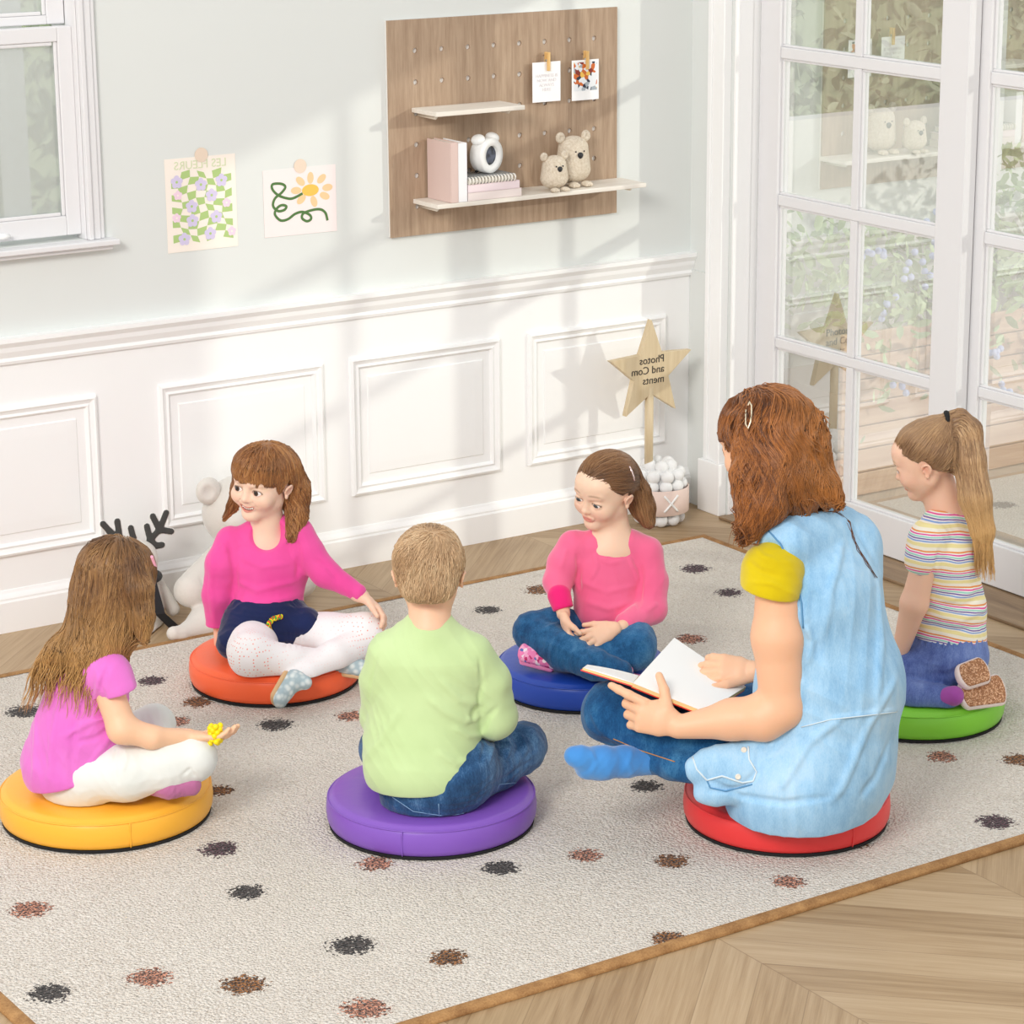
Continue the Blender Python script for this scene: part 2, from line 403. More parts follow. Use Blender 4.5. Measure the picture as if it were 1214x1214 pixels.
# re-centre so that object coordinates are the room's
off = fo.location.copy(); 
for v_ in fo.data.vertices: v_.co += off
fo.location = (0, 0, 0)

# back wall with the window opening, right wall with the door opening
WX0, WX1, WZ0, WZ1 = -2.76, -1.885, .972, 2.16
m = MB().box((-4.6, 0, 0), (WX0, .14, 2.5)).box((WX1, 0, 0), (.14, .14, 2.5)).box((WX0, 0, 0), (WX1, .14, WZ0)).box((WX0, 0, WZ1), (WX1, .14, 2.5))
m.build('wall_back', PAINT, kind='structure')
DY0, DY1, DZ = -.20, -2.12, 1.98
m = MB().box((0, DY0, 0), (.14, 0, 2.5)).box((0, DY1, DZ), (.14, DY0, 2.5)).box((0, -7.5, 0), (.14, DY1, 2.5)); m.build('wall_right', PAINT, kind='structure')

# wainscot
m = MB().box((-4.6, -.006, 0), (-.0005, -.0002, .70)); m.build('trim_1', WHITE, kind='structure')
def rail(prof, x0, x1):
    V = [(x0, -d, z) for d, z in prof]+[(x1, -d, z) for d, z in prof]; n = len(prof)
    return MB().add(V, [(i, i+1, n+i+1, n+i) for i in range(n-1)]+[tuple(range(n-1, -1, -1)), tuple(range(n, 2*n))])
rail([(.006, .682), (.014, .684), (.017, .692), (.014, .700), (.017, .706), (.022, .716), (.024, .728), (.03, .736), (.034, .741), (.034, .752), (.0, .752)], -4.6, -.0005).build('trim_2', WHITE, kind='structure')
rail([(.0, .0), (.022, .0), (.022, .078), (.019, .083), (.019, .088), (.016, .093), (.011, .100), (.008, .107), (.0, .107)], -4.6, -.0005).build('baseboard_back', WHITE, kind='structure')
k = 3
for x0 in (-3.0, -2.364, -1.711, -1.148, -.574):
    x1 = x0+.481; mm = MB().sweep_frame(x0, x1, .195, .578, [(0, .006), (.002, .016), (.008, .019), (.013, .015), (.02, .012), (.026, .015), (.03, .011), (.033, .006)])
    mm.sweep_frame(x0, x1, .195, .578, [(.055, .006), (.058, .0095), (.085, .0105)]); mm.build('trim_%d' % k, WHITE, kind='structure', fixn=False); k += 1
    mm = MB().box((x0+.0845, -.0105, .195+.0845), (x1-.0845, -.006, .578-.0845)); mm.build('trim_%d' % k, WHITE, kind='structure'); k += 1
# right-wall: short wainscot piece, casing with plinth
m = MB().box((-.006, -.088, 0), (-.0002, -.0065, .70)); m.build('trim_%d' % k, PAINT, kind='structure'); k += 1
m = MB()
for y0, y1, d in ((-.09, -.105, .014), (-.105, -.115, .02), (-.115, -.135, .016), (-.135, -.150, .02), (-.150, -.172, .024), (-.172, -.182, .028)): m.box((-d, y1, .155), (-.0002, y0, 2.07))
for z0, z1, d in ((1.98, 2.0, .024), (2.0, 2.04, .018), (2.04, 2.07, .022)): m.box((-d, DY1-.09, z0), (-.0002, -.0905, z1))
for y0, y1, d in ((DY1-.09, DY1-.06, .014), (DY1-.06, DY1, .024)): m.box((-d, y0, 0), (-.0002, y1, 1.98))
m.build('trim_%d' % k, WHITE, kind='structure', bevel=.002); k += 1
m = MB().box((-.03, -.188, 0), (-.0002, -.086, .155)); m.build('trim_%d' % k, WHITE, kind='structure', bevel=.003); k += 1
# door lining
m = MB().box((.0, -.2002, 0), (.17, -.1995, DZ)).box((-.004, -.206, 0), (.055, -.2003, DZ)).box((0, DY1+.0003, DZ-.012), (.17, DY0-.007, DZ-.0003)).box((0, DY1+.0003, 0), (.17, DY1+.008, DZ-.013)); m.build('trim_%d' % k, WHITE, kind='structure'); k += 1
m = MB().box((.07, DY1+.01, 1.9015), (.168, DY0-.01, DZ-.0125)); m.build('trim_%d' % k, WHITE, kind='structure'); k += 1
m = MB().box((-.046, DY1+.01, .0005), (.2, DY0-.01, .009)); m.build('trim_%d' % k, wood('sill_oak', '6f5740', 'a88d6d', 'Y'), kind='structure', bevel=.002); k += 1

def glass_mat(name='washed_glass', refl=.22, tint='f8fcfa', wash=.16):
    t = NT(name); tr = t.n('ShaderNodeBsdfTransparent'); gl = t.n('ShaderNodeBsdfGlossy'); mx = t.n('ShaderNodeMixShader'); lw = t.n('ShaderNodeLayerWeight'); lw.inputs[0].default_value = .35
    tr.inputs[0].default_value = (*srgb(tint), 1); gl.inputs['Roughness'].default_value = .0
    f = t.math('ADD', t.math('MULTIPLY', lw.outputs['Fresnel'], .40), refl-.10, clamp=True)
    df = t.n('ShaderNodeBsdfTranslucent'); d2 = t.n('ShaderNodeBsdfDiffuse'); df.inputs[0].default_value = (1, 1, 1, 1); d2.inputs[0].default_value = (1, 1, 1, 1)
    ms = t.n('ShaderNodeMixShader'); ms.inputs[0].default_value = .5; t.t.links.new(df.outputs[0], ms.inputs[1]); t.t.links.new(d2.outputs[0], ms.inputs[2])
    m2 = t.n('ShaderNodeMixShader'); m2.inputs[0].default_value = wash; t.t.links.new(tr.outputs[0], m2.inputs[1]); t.t.links.new(ms.outputs[0], m2.inputs[2])  # white share put into the glass colour imitates the pale wash of reflections
    t.put(mx.inputs[0], f); t.t.links.new(m2.outputs[0], mx.inputs[1]); t.t.links.new(gl.outputs[0], mx.inputs[2]); t.t.links.new(mx.outputs[0], t.out.inputs[0]); return t.m
GLASS = glass_mat()
def door_leaf(n, xf, ya, yb, muny):
    """glazed leaf, front face at x=xf, between y=ya (near corner) and y=yb"""
    xb = xf+.04; rails = [(.012, .127), (.509, .536), (.916, .946), (1.326, 1.357), (1.735, 1.90)]
    fr = MB(); sa = .086; sb = .105
    fr.box((xf, ya-sa, .012), (xb, ya, 1.90)).box((xf, yb, .012), (xb, yb+sb, 1.90))
    for i, (z0, z1) in enumerate(rails): fr.box((xf+(0 if i in (0, 4) else .004), yb+sb+.0002, z0), (xb-(0 if i in (0, 4) else .004), ya-sa-.0002, z1))
    for i in range(4): fr.box((xf+.005, muny-.014, rails[i][1]+.0002), (xb-.005, muny+.014, rails[i+1][0]-.0002))
    # glazing beads round every pane
    for i in range(4):
        z0, z1 = rails[i][1], rails[i+1][0]
        for a, b in ((muny+.014, ya-sa), (yb+sb, muny-.014)):
            for bx in (((xf+.010, a, z0), (xf+.017, b, z0+.007)), ((xf+.010, a, z1-.007), (xf+.017, b, z1)), ((xf+.010, a, z0+.0072), (xf+.017, a+.007, z1-.0072)), ((xf+.010, b-.007, z0+.0072), (xf+.017, b, z1-.0072))): fr.box(*bx)
    d = fr.build('door_%d' % n, FRAME, kind='structure', bevel=.0025)
    g = MB()
    for i in range(4):
        z0, z1 = rails[i][1]-.004, rails[i+1][0]+.004
        for a, b in ((muny+.010, ya-sa+.004), (yb+sb-.004, muny-.010)): g.add([(xf+.02, a, z0), (xf+.02, b, z0), (xf+.02, b, z1), (xf+.02, a, z1)], [(0, 1, 2, 3)])
    g.build('glass_pane', GLASS, d, kind=None, fixn=False)
    return d
door_leaf(1, .08, -.208, -1.055, -.620)
door_leaf(2, .125, -1.00, -2.11, -1.50)

# sash window
m = MB()
m.box((WX1+.0002, -.0, WZ0+.001), (WX1+.0005, .14, WZ1))
def sash(mb, x0, x1, z0, z1, y0, y1, st, rb, rt):
    mb.box((x0, y0, z0), (x0+st, y1, z1)).box((x1-st, y0, z0), (x1, y1, z1)).box((x0+st+.0002, y0, z0), (x1-st-.0002, y1, z0+rb)).box((x0+st+.0002, y0, z1-rt), (x1-st-.0002, y1, z1))
    for a in (.004, .010): mb.box((x0+st+.0003, y0+a, z0+rb+.0003), (x0+st+.012-a*.6, y0+a+.005, z1-rt-.0003)).box((x1-st-.012+a*.6, y0+a, z0+rb+.0003), (x1-st-.0003, y0+a+.005, z1-rt-.0003)).box((x0+st+.013, y0+a, z0+rb+.0003), (x1-st-.013, y0+a+.005, z0+rb+.012-a*.6)).box((x0+st+.013, y0+a, z1-rt-.012+a*.6), (x1-st-.013, y0+a+.005, z1-rt-.0003))
win = MB(); sash(win, WX0+.005, WX1-.004, WZ0+.012, 1.495, .012, .045, .038, .048, .036); sash(win, WX0+.005, WX1-.004, 1.498, WZ1-.01, .05, .08, .046, .022, .04)
wo = win.build('window_1', FRAME, kind='structure', bevel=.003)
g = MB(); g.add([(WX0+.03, .030, 1.01), (WX1-.03, .030, 1.01), (WX1-.03, .030, 1.47), (WX0+.03, .030, 1.47)], [(0, 1, 2, 3)]); g.add([(WX0+.03, .066, 1.51), (WX1-.03, .066, 1.51), (WX1-.03, .066, 2.13), (WX0+.03, .066, 2.13)], [(0, 1, 2, 3)])
g.build('glass_pane', glass_mat('pale_washed_glass', .30, 'f2f8f5', .55), wo, fixn=False)
m = MB().tube([(-2.14, .008, 1.0), (-2.105, -.004, 1.0), (-2.085, -.004, .999)], [.006, .008, .005], 10); m.build('sash_handle', WHITE, wo, smooth=True)
m = MB()
for x0, x1, d in ((WX1, WX1+.012, .026), (WX1+.0122, WX1+.034, .018), (WX1+.0342, WX1+.046, .013)):
    m.box((x0, -d, WZ0-.0), (x1, -.0002, WZ1+.045)).box((WX0-(x1-WX1), -d, WZ0), (WX0-(x0-WX1)-.0003, -.0002, WZ1+.045))
m.box((WX0-.05, -.022, WZ1+.0453), (WX1+.05, -.0002, WZ1+.07)); m.box((WX1-.004, -.010, WZ0), (WX1-.0003, .05, WZ1))
m.build('trim_%d' % k, FRAME, kind='structure', bevel=.002); k += 1
m = MB().box((WX0-.08, -.045, .957), (-1.812, .03, .9715)).box((WX0-.06, -.03, .945), (-1.825, -.0002, .9565)); m.build('trim_%d' % k, FRAME, kind='structure', bevel=.003); k += 1

# ------------------------------------------------------------------ rug
RX0, RX1, RY0, RY1, RT = -3.02, -.195, -2.485, -.338, .010
def rug_mat():
    t = NT('cream_pile'); co_ = t.coord('Object'); v = t.n('ShaderNodeTexVoronoi'); v.inputs['Scale'].default_value = 165; t.put(v.inputs['Vector'], co_)
    n = t.noise(co_, 230, 3, .7); n2 = t.noise(co_, 4, 3); at = t.n('ShaderNodeAttribute', attribute_name='Col')
    base = t.ramp(n, [(.28, srgb('86725b')), (.40, srgb('dfd2c2')), (.62, srgb('fdf8ef'))]); base = t.mix(.35, base, t.ramp(n2, [(.3, srgb('ddd1c4')), (.7, srgb('ece3d8'))]))
    n3 = t.noise(co_, 190, 2, .6)
    dark = t.ramp(n3, [(.42, (.12, .10, .09)), (.5, (.7, .7, .7)), (.58, (2.2, 2.2, 2.2))])
    spot = t.mix(1.0, at.outputs['Color'], dark, 'MULTIPLY')
    n4 = t.noise(co_, 150, 2, .6)
    msk = t.math('GREATER_THAN', t.math('ADD', at.outputs['Alpha'], t.math('MULTIPLY', t.math('SUBTRACT', n4, .5), 2.2)), .55)
    h = t.math('ADD', t.math('MULTIPLY', n, .6), t.math('MULTIPLY', v.outputs['Distance'], -.8))
    t.set(color=t.mix(msk, base, spot), rough=.95, spec=.1, sheen=.2, normal=t.bump(h, 1.0, .009)); return t.m
spots = [(-1.08,-.577,'k'),(-.423,-.596,'p'),(-.478,-.818,'p'),(-2.014,-.785,'b'),(-1.939,-1.022,'k'),(-1.77,-1.065,'r'),(-2.232,-1.313,'b'),(-2.378,-1.594,'p'),(-2.432,-1.814,'k'),(-2.386,-2.138,'k'),(-2.267,-2.286,'b'),(-2.627,-2.172,'b'),(-2.752,-2.051,'r'),(-2.927,-2.009,'k'),(-2.807,-1.653,'r'),(-2.157,-1.836,'r'),(-1.966,-1.999,'k'),(-1.793,-2.042,'r'),(-1.668,-2.165,'b'),(-1.541,-2.374,'r'),(-1.471,-1.807,'k'),(-.834,-2.036,'r'),(-.71,-2.148,'b'),(-1.888,-2.449,'b'),(-2.498,-2.379,'r'),(-1.309,-2.295,'b'),(-2.037,-.589,'p'),(-.871,-.509,'b'),(-2.83,-1.47,'b'),(-1.389,-1.155,'k'),(-.796,-1.067,'r'),(-2.116,-.872,'r'),(-2.37,-.614,'k'),(-1.05,-1.45,'b'),(-.60,-1.32,'p'),(-.33,-1.10,'b'),(-1.45,-.46,'r'),(-2.62,-.50,'b'),(-.45,-1.75,'k'),(-.38,-2.3,'k'),(-1.0,-2.38,'p'),(-2.75,-.95,'k')]
SC_ = {'k': srgb('3a3330'), 'p': srgb('4a3038'), 'b': srgb('7a4d22'), 'r': srgb('a5705a')}
nx, ny = 290, 220; xs = np.linspace(RX0+.012, RX1-.012, nx); ys = np.linspace(RY0+.012, RY1-.012, ny)
X, Y = np.meshgrid(xs, ys, indexing='ij'); V = np.stack([X.ravel(), Y.ravel(), np.full(X.size, RT)], 1)
V[:, 2] += .0012*np.sin(V[:, 0]*5+1)*np.sin(V[:, 1]*4)
C4 = np.zeros((len(V), 4)); C4[:, :3] = .3; rg = np.random.RandomState(3)
for sx, sy, c_ in spots:
    th = rg.rand()*3; dx, dy = V[:, 0]-sx, V[:, 1]-sy; rr = .0365*(1+.08*rg.randn())
    d = np.sqrt(dx**2+dy**2)/rr; a = np.clip(1.5-d, 0, 1); m_ = a > 0; C4[m_, :3] = SC_[c_]; C4[:, 3] = np.maximum(C4[:, 3], a)
I = np.arange(nx*ny).reshape(nx, ny); F = np.stack([I[:-1, :-1].ravel(), I[1:, :-1].ravel(), I[1:, 1:].ravel(), I[:-1, 1:].ravel()], 1)
rug = thing('rug', 'large cream rug with small dark and brown dots and a tan bound edge', 'rug', ((RX0+RX1)/2, (RY0+RY1)/2, 0))
mk('pile', V, F, rug_mat(), rug, cols=C4)
b = MB(); w_ = .024
for i in range(1):
    P = [(RX0, RY0), (RX1, RY0), (RX1, RY1), (RX0, RY1)]
    prof = [(0, 0.0005), (-.001, .006), (.003, .011), (.010, .0135), (.020, .0135), (.026, .0105)]
    sg = [(1, 1), (-1, 1), (-1, -1), (1, -1)]; VV = []
    for d, z in prof:
        for (px, py), (sx, sy) in zip(P, sg): VV.append((px+sx*d, py+sy*d, z))
    b.add(VV, [(i_*4+k_, i_*4+(k_+1) % 4, (i_+1)*4+(k_+1) % 4, (i_+1)*4+k_) for i_ in range(len(prof)-1) for k_ in range(4)])
t = NT('tan_binding'); n = t.noise(t.coord(), 260, 3, .7); n2 = t.noise(t.coord(), 30, 3)
t.set(color=t.ramp(t.math('ADD', t.math('MULTIPLY', n, .5), t.math('MULTIPLY', n2, .5)), [(.35, srgb('855c33')), (.65, srgb('b78b58'))]), rough=.85, normal=t.bump(n, .5, .003))
b.build('binding', t.m, rug, smooth=True)

# ------------------------------------------------------------------ floor cushions
def vinyl(name, c):
    t = NT(name); n = t.noise(t.coord(), 14, 2); n2 = t.noise(t.coord(), 500, 2); c0 = srgb(c)
    t.set(color=c0, rough=.36, spec=.45, normal=t.bump(t.math('ADD', n, t.math('MULTIPLY', n2, .04)), .18, .012)); return t.m
BLACK = plain('black_rubber', '1c1c1e', .7)
SEATS = {}
def cushion(key, px, py, r, col, label, seam_ang, h=.070):
    c = fl(px, py, RT); z0 = RT+.0022; SEATS[key] = (c[0], c[1]); top = z0+h
    t = thing('floor_cushion', label, 'cushion', (c[0], c[1], RT+.0018), 'round padded floor cushions')
    mat = vinyl('vinyl_'+key, col)
    prof = [(.001, z0+.002), (r*.7, z0+.002), (r-.012, z0+.003), (r-.004, z0+.008), (r, z0+.018), (r+.0015, z0+h*.5), (r, top-.018), (r-.003, top-.011), (r-.004, top-.0095), (r-.005, top-.0095), (r-.009, top-.003), (r-.018, top), (r-.05, top+.002), (r*.4, top+.003), (.001, top+.003)]
    MB().lathe(prof, (c[0], c[1], 0), n=96).build('cover', mat, t, smooth=True)
    MB().lathe([(.001, z0-.0004), (r-.004, z0-.0004), (r-.003, z0+.006), (.001, z0+.004)], (c[0], c[1], 0), n=64).build('base', BLACK, t, smooth=False)
    a = seam_ang; dv = RR*math.sin(a)-HH*math.cos(a); tn = RR*math.cos(a)+HH*math.sin(a)
    pts = [A([c[0], c[1], 0])+dv*(r+.0006*(0 if i in (0, 7) else 2))+ZZ*(z0+.008+(h-.018)*i/7) for i in range(8)]
    s_ = MB().tube(pts, .0016, 6)
    ring = [A([c[0], c[1], top-.0100])+A([(r-.0025)*math.cos(q), (r-.0025)*math.sin(q), 0]) for q in np.linspace(0, 2*PI, 97)[:-1]]
    s_.tube(ring, .0017, 6, closed=True); s_.build('seam', mat, t, smooth=True); return t
cushion('yellow', 127, 965, .218, 'fbb73a', 'bright yellow round cushion under the girl with long loose hair', .39)
cushion('orange', 327, 806, .202, 'ff6a3c', 'orange round cushion under the girl in white tights', 2.9)
cushion('blue', 690, 814, .200, '2148ad', 'royal blue round cushion under the girl with clasped hands', 2.5)
cushion('purple', 512, 973, .215, '8558bd', 'purple round cushion under the boy in the pale green top', -.22)
cushion('red', 932, 970, .212, 'ee3f3f', 'red round cushion under the woman reading a book', .60)
cushion('green', 1085, 846, .201, '86d33c', 'lime green round cushion under the kneeling girl with a ponytail', 2.8)
SEAT_Z = RT+.0022+.073
# ------------------------------------------------------------------ flat art helper: polygons in layers on one sheet
def sheet(name, c, ax, ay, polys, mats, thick=.0008, parent=None):
    """polys: list of (points2d, material index, layer); first is the sheet itself"""
    c = A(c, dtype=float); ax = A(ax, dtype=float); ay = A(ay, dtype=float); nz = np.cross(ax, ay); V = []; F = []; fm = []
    for pts, mi, ly in polys:
        n0 = len(V); n = len(pts); top = thick+ly*.00035
        V += [c+x*ax+y*ay+nz*top for x, y in pts]; F.append(tuple(range(n0, n0+n))); fm.append(mi)
        if ly == 0:
            n1 = len(V); V += [c+x*ax+y*ay for x, y in pts]; F.append(tuple(range(n1+n-1, n1-1, -1))); fm.append(mi)
            for i in range(n): F.append((n0+i, n1+i, n1+(i+1) % n, n0+(i+1) % n)); fm.append(mi)
    return mk(name, V, F, None, parent, smooth=False, mats=mats, fmat=fm)
def circ(x, y, r, n=20, ry=None, a=0):
    ry = ry or r; return [(x+r*math.cos(t)*math.cos(a)-ry*math.sin(t)*math.sin(a), y+r*math.cos(t)*math.sin(a)+ry*math.sin(t)*math.cos(a)) for t in [2*PI*i/n for i in range(n)]]
def rect(x0, y0, x1, y1): return [(x0, y0), (x1, y0), (x1, y1), (x0, y1)]
def text_polys(body, size, loc, ax, ay, name, mat, parent, depth=.0005, mirror=False, spacing=1.0, align='CENTER'):
    cu = bpy.data.curves.new(name, 'FONT'); cu.body = body; cu.size = size; cu.extrude = depth; cu.align_x = align; cu.align_y = 'CENTER'; cu.resolution_u = 3; cu.space_line = spacing
    o = bpy.data.objects.new(name, cu); COL.objects.link(o); dg = bpy.context.evaluated_depsgraph_get(); dg.update()
    me = bpy.data.meshes.new_from_object(o.evaluated_get(dg)); V = A([tuple(v.co) for v in me.vertices]); F = [tuple(p.vertices) for p in me.polygons]
    bpy.data.objects.remove(o); bpy.data.curves.remove(cu)
    if mirror: V[:, 0] *= -1; F = [f[::-1] for f in F]
    nz = np.cross(ax, ay); W = A(loc)+V[:, :1]*A(ax)+V[:, 1:2]*A(ay)+V[:, 2:3]*nz
    return mk(name, W, F, mat, parent, smooth=False)
PX, PZ = A([1., 0, 0]), A([0, 0, 1.])
def paper(n, c, rough=.8): return plain(n, c, rough, .05, 300)
CREAM = paper('cream_paper', 'fbf1e6'); PINKP = paper('blush_paper', 'f7ebe9'); GRN = paper('leaf_green_ink', 'b4cf86'); LIL = paper('lilac_ink', 'd9cfec'); PNK = paper('pink_ink', 'f6d8e8')
DGR = paper('forest_green_ink', '557a45'); PEACH = paper('peach_ink', 'f2cf9f'); YEL = paper('yellow_ink', 'f1c65c'); BEIGE = paper('beige_tape', 'ecd8c4'); WPAP = paper('white_paper', 'fafafa')
# checked flower poster
t = thing('poster', 'cream poster of green wavy checks and lilac flowers taped to the wall', 'poster', (-1.5625, -.002, .912), 'taped wall posters')
x0, x1, z0, z1 = -1.662, -1.463, .913, 1.152; W_, H_ = x1-x0, z1-z0
P = [([(0, 0), (W_, 0), (W_, H_), (0, H_)], 0, 0)]
gx0, gx1, gy0, gy1 = .016, .186, .024, .203; nxg, nyg = 7, 10
def gp(i, j):
    x = gx0+(gx1-gx0)*i/nxg; y = gy0+(gy1-gy0)*j/nyg; return (x+(.006*math.sin(j*1.3+i*.9) if 0 < i < nxg else 0), y+.005*math.sin(i*1.4+j*.5))
for i in range(nxg):
    for j in range(nyg):
        if (i+j) % 2 == 0: P.append(([gp(i, j), gp(i+1, j), gp(i+1, j+1), gp(i, j+1)], 1, 1))
def flower(x, y, r, mi, c=1):
    for q in range(5):
        a = 2*PI*q/5+.3; P.append((circ(x+r*.58*math.cos(a), y+r*.58*math.sin(a), r*.47, 12), mi, 1.6+q*.12))
    P.append((circ(x, y, r*.42, 12), mi, 2.3)); P.append((circ(x, y, r*.22, 10), c, 2.6))
F2 = [(200, 295, 2), (315, 310, 2), (415, 292, 2), (203, 358, 3), (365, 362, 2), (436, 400, 3), (267, 412, 2), (384, 465, 2), (193, 465, 3), (268, 480, 2), (352, 545, 2), (226, 567, 2), (457, 538, 3)]
for fx, fy, mi in F2: flower((fx-146)/340*W_, (632-fy-(fx-146)*.06)/445*H_, .0165 if mi == 2 else .012, mi, 1 if mi == 2 else 0)
sheet('print', (x0, -.0006, z0), PX, PZ, P, [CREAM, GRN, LIL, PNK], parent=t)
text_polys('LES FLEURS', .030, (x0+W_/2, -.0018, z1-.020), PX, PZ, 'lettering', paper('pale_green_ink', 'd9e0bd'), t, mirror=True)
sheet('tape_dot', (x0+.103, -.0022, z1+.004), PX, PZ, [(circ(0, 0, .0185, 28), 0, 0)], [BEIGE], parent=t)
# daisy poster
t = thing('poster', 'blush square poster of an orange daisy with curling green stem', 'poster', (-1.276, -.002, .926), 'taped wall posters')
x0, x1, z0, z1 = -1.385, -1.170, .926, 1.100
P = [([(0, 0), (.215, -.002), (.215, .174), (0, .174)], 0, 0)]
def q2(x, y): return ((x-615)/345*.215, (572-y-(x-615)*.1)/320*.174+.004)
fc = q2(836, 350)
for (px_, py_) in ((775, 352), (795, 312), (838, 298), (886, 300), (912, 338), (898, 375), (850, 398), (797, 390)):
    e = q2(px_, py_); a = math.atan2(e[1]-fc[1], e[0]-fc[0]); L_ = math.hypot(e[0]-fc[0], e[1]-fc[1])
    P.append((circ(fc[0]+(L_+.004)*math.cos(a), fc[1]+(L_+.004)*math.sin(a), .0155, 16, .0095, a), 1, 1))
P.append((circ(*fc, .025, 24, .0155), 2, 2.2))
def stroke(pts, w, mi, ly):
    pts = [q2(*p) for p in pts]; S = []                       # Catmull-Rom
    for i in range(len(pts)-1):
        p0, p1, p2, p3 = pts[max(i-1, 0)], pts[i], pts[i+1], pts[min(i+2, len(pts)-1)]
        for s in range(8):
            u = s/8; S.append(tuple(.5*((2*p1[k])+(-p0[k]+p2[k])*u+(2*p0[k]-5*p1[k]+4*p2[k]-p3[k])*u*u+(-p0[k]+3*p1[k]-3*p2[k]+p3[k])*u**3) for k in (0, 1)))
    S.append(pts[-1])
    for i in range(len(S)-1):
        a, b = S[i], S[i+1]; d = (b[0]-a[0], b[1]-a[1]); L = math.hypot(*d)+1e-9; nn = (-d[1]/L*w, d[0]/L*w); ex = (d[0]/L*w*.35, d[1]/L*w*.35)
        P.append(([(a[0]+nn[0]-ex[0], a[1]+nn[1]-ex[1]), (a[0]-nn[0]-ex[0], a[1]-nn[1]-ex[1]), (b[0]-nn[0]+ex[0], b[1]-nn[1]+ex[1]), (b[0]+nn[0]+ex[0], b[1]+nn[1]+ex[1])], mi, ly+i*.004))
stroke([(797, 367), (750, 390), (715, 387), (680, 372), (657, 345), (660, 322), (700, 320), (718, 335), (700, 362), (668, 390), (658, 425), (680, 450), (710, 445), (720, 428), (700, 422), (678, 435), (665, 465), (690, 495), (725, 490), (760, 465), (795, 455), (830, 470), (835, 490), (815, 500), (793, 485), (800, 462), (840, 447), (880, 443), (905, 460), (914, 495)], .0034, 3, 1.6)
sheet('print', (x0, -.0006, z0), PX, PZ, P, [PINKP, PEACH, YEL, DGR], parent=t)
sheet('tape_dot', (x0+.110, -.0016, z1+.004), PX, PZ, [(circ(0, 0, .0185, 28), 0, 0)], [BEIGE], parent=t)

# ------------------------------------------------------------------ pegboard
BX0, BX1, BZ0, BZ1 = -1.013, -.274, .891, 1.464
OAK = wood('pegboard_oak', '9a7f67', 'bea58c', 'Z', 1.6, .6); BIRCH = wood('pale_birch', 'e4dccf', 'f3ede3', 'X', 1.0, .5, .3)
pb = thing('pegboard', 'oak wall pegboard with rows of round holes hung on the wall', 'pegboard', ((BX0+BX1)/2, -.0005, BZ0))
MB().box((BX0+.001, -.0095, BZ0+.001), (BX1-.001, -.001, BZ1-.001)).build('backing', plain('pale_backing', 'ece9e4', .7), pb)
bd = MB().box((BX0, -.016, BZ0), (BX1, -.0096, BZ1)).build('board', OAK, pb)
cut = MB()
for i in range(8):
    for j in range(6): cut.lathe([(.0072, -.03), (.0072, .03)], (-.9295+.0825*i, 0, 1.3825-.0828*j), (0, 1, 0), 16)
cu = cut.build('tmp', OAK); md = bd.modifiers.new('holes', 'BOOLEAN'); md.object = cu; md.operation = 'DIFFERENCE'; md.solver = 'EXACT'
dg = bpy.context.evaluated_depsgraph_get(); dg.update(); nm = bpy.data.meshes.new_from_object(bd.evaluated_get(dg)); bd.modifiers.clear(); bd.data = nm; bpy.data.objects.remove(cu)
def shelf(x0, x1, z, label):
    t = thing('wall_shelf', label, 'shelf', ((x0+x1)/2, -.078, z-.012), 'birch shelves on the pegboard')
    MB().box((x0, -.141, z-.012), (x1, -.0165, z)).build('board', BIRCH, t, bevel=.0015)
    for x in (x0+.02, x1-.03): MB().tube([(x, -.0165, z-.0195), (x, -.105, z-.0195), (x, -.11, z-.0135)], .0045, 8).build('bracket', plain('cream_metal', 'e8dfcf', .4), t, smooth=True)
shelf(-.944, -.665, 1.233, 'short empty birch shelf, upper one on the pegboard'); shelf(-.944, -.262, .990, 'long birch shelf holding books and bears, lower one on the pegboard')
def book(name, x0, x1, y0, y1, z0, z1, c, label, upright, grp=None):
    t = thing(name, label, 'book', ((x0+x1)/2, (y0+y1)/2, z0), grp); m_ = paper('cover_'+c, c, .6); mb = MB(); w = .0016
    if upright:
        mb.box((x0, y0, z0), (x0+w, y1, z1)).box((x1-w, y0, z0), (x1, y1, z1)).box((x0+w, y0, z0), (x1-w, y0+w*1.4, z1)); pg = ((x0+w+.0001, y0+w*1.4+.0001, z0+.003), (x1-w-.0001, y1-.003, z1-.003))
    else:
        mb.box((x0, y0, z0), (x1, y1, z0+w)).box((x0, y0, z1-w), (x1, y1, z1)).box((x0, y0, z0+w), (x1, y0+w*1.4, z1-w)); pg = ((x0+.003, y0+w*1.4+.0001, z0+w+.0001), (x1-.003, y1-.003, z1-w-.0001))
    mb.build('cover', m_, t, bevel=.0008); MB().box(*pg).build('pages', paper('page_edges', 'f2ece2'), t)
book('book', -.901, -.8775, -.140, -.022, .9905, 1.150, 'dcc3bb', 'dusty pink book standing at the left end of the lower shelf', True, 'books on the lower shelf')
book('book', -.8765, -.8485, -.138, -.022, .9905, 1.147, 'f3f2f4', 'white book standing upright beside the dusty pink one', True, 'books on the lower shelf')
book('book', -.8475, -.677, -.140, -.035, .9905, 1.0125, 'efe2de', 'pale cream pink book lying at the bottom of the stack', False, 'books on the lower shelf')
book('book', -.8475, -.683, -.140, -.035, 1.013, 1.034, 'f0dfe3', 'pale pink book lying in the middle of the stack', False, 'books on the lower shelf')
t = thing('notebook', 'blue patterned notebook with a beaded spiral spine under the clock', 'notebook', (-.77, -.09, 1.0345)); mt = NT('blue_check_cover'); ck = mt.n('ShaderNodeTexChecker'); ck.inputs['Scale'].default_value = 220; mt.put(ck.inputs['Vector'], mt.coord()); ck.inputs[1].default_value = (*srgb('4d6178'), 1); ck.inputs[2].default_value = (*srgb('b9b2a6'), 1); mt.set(color=ck.outputs[0], rough=.6)
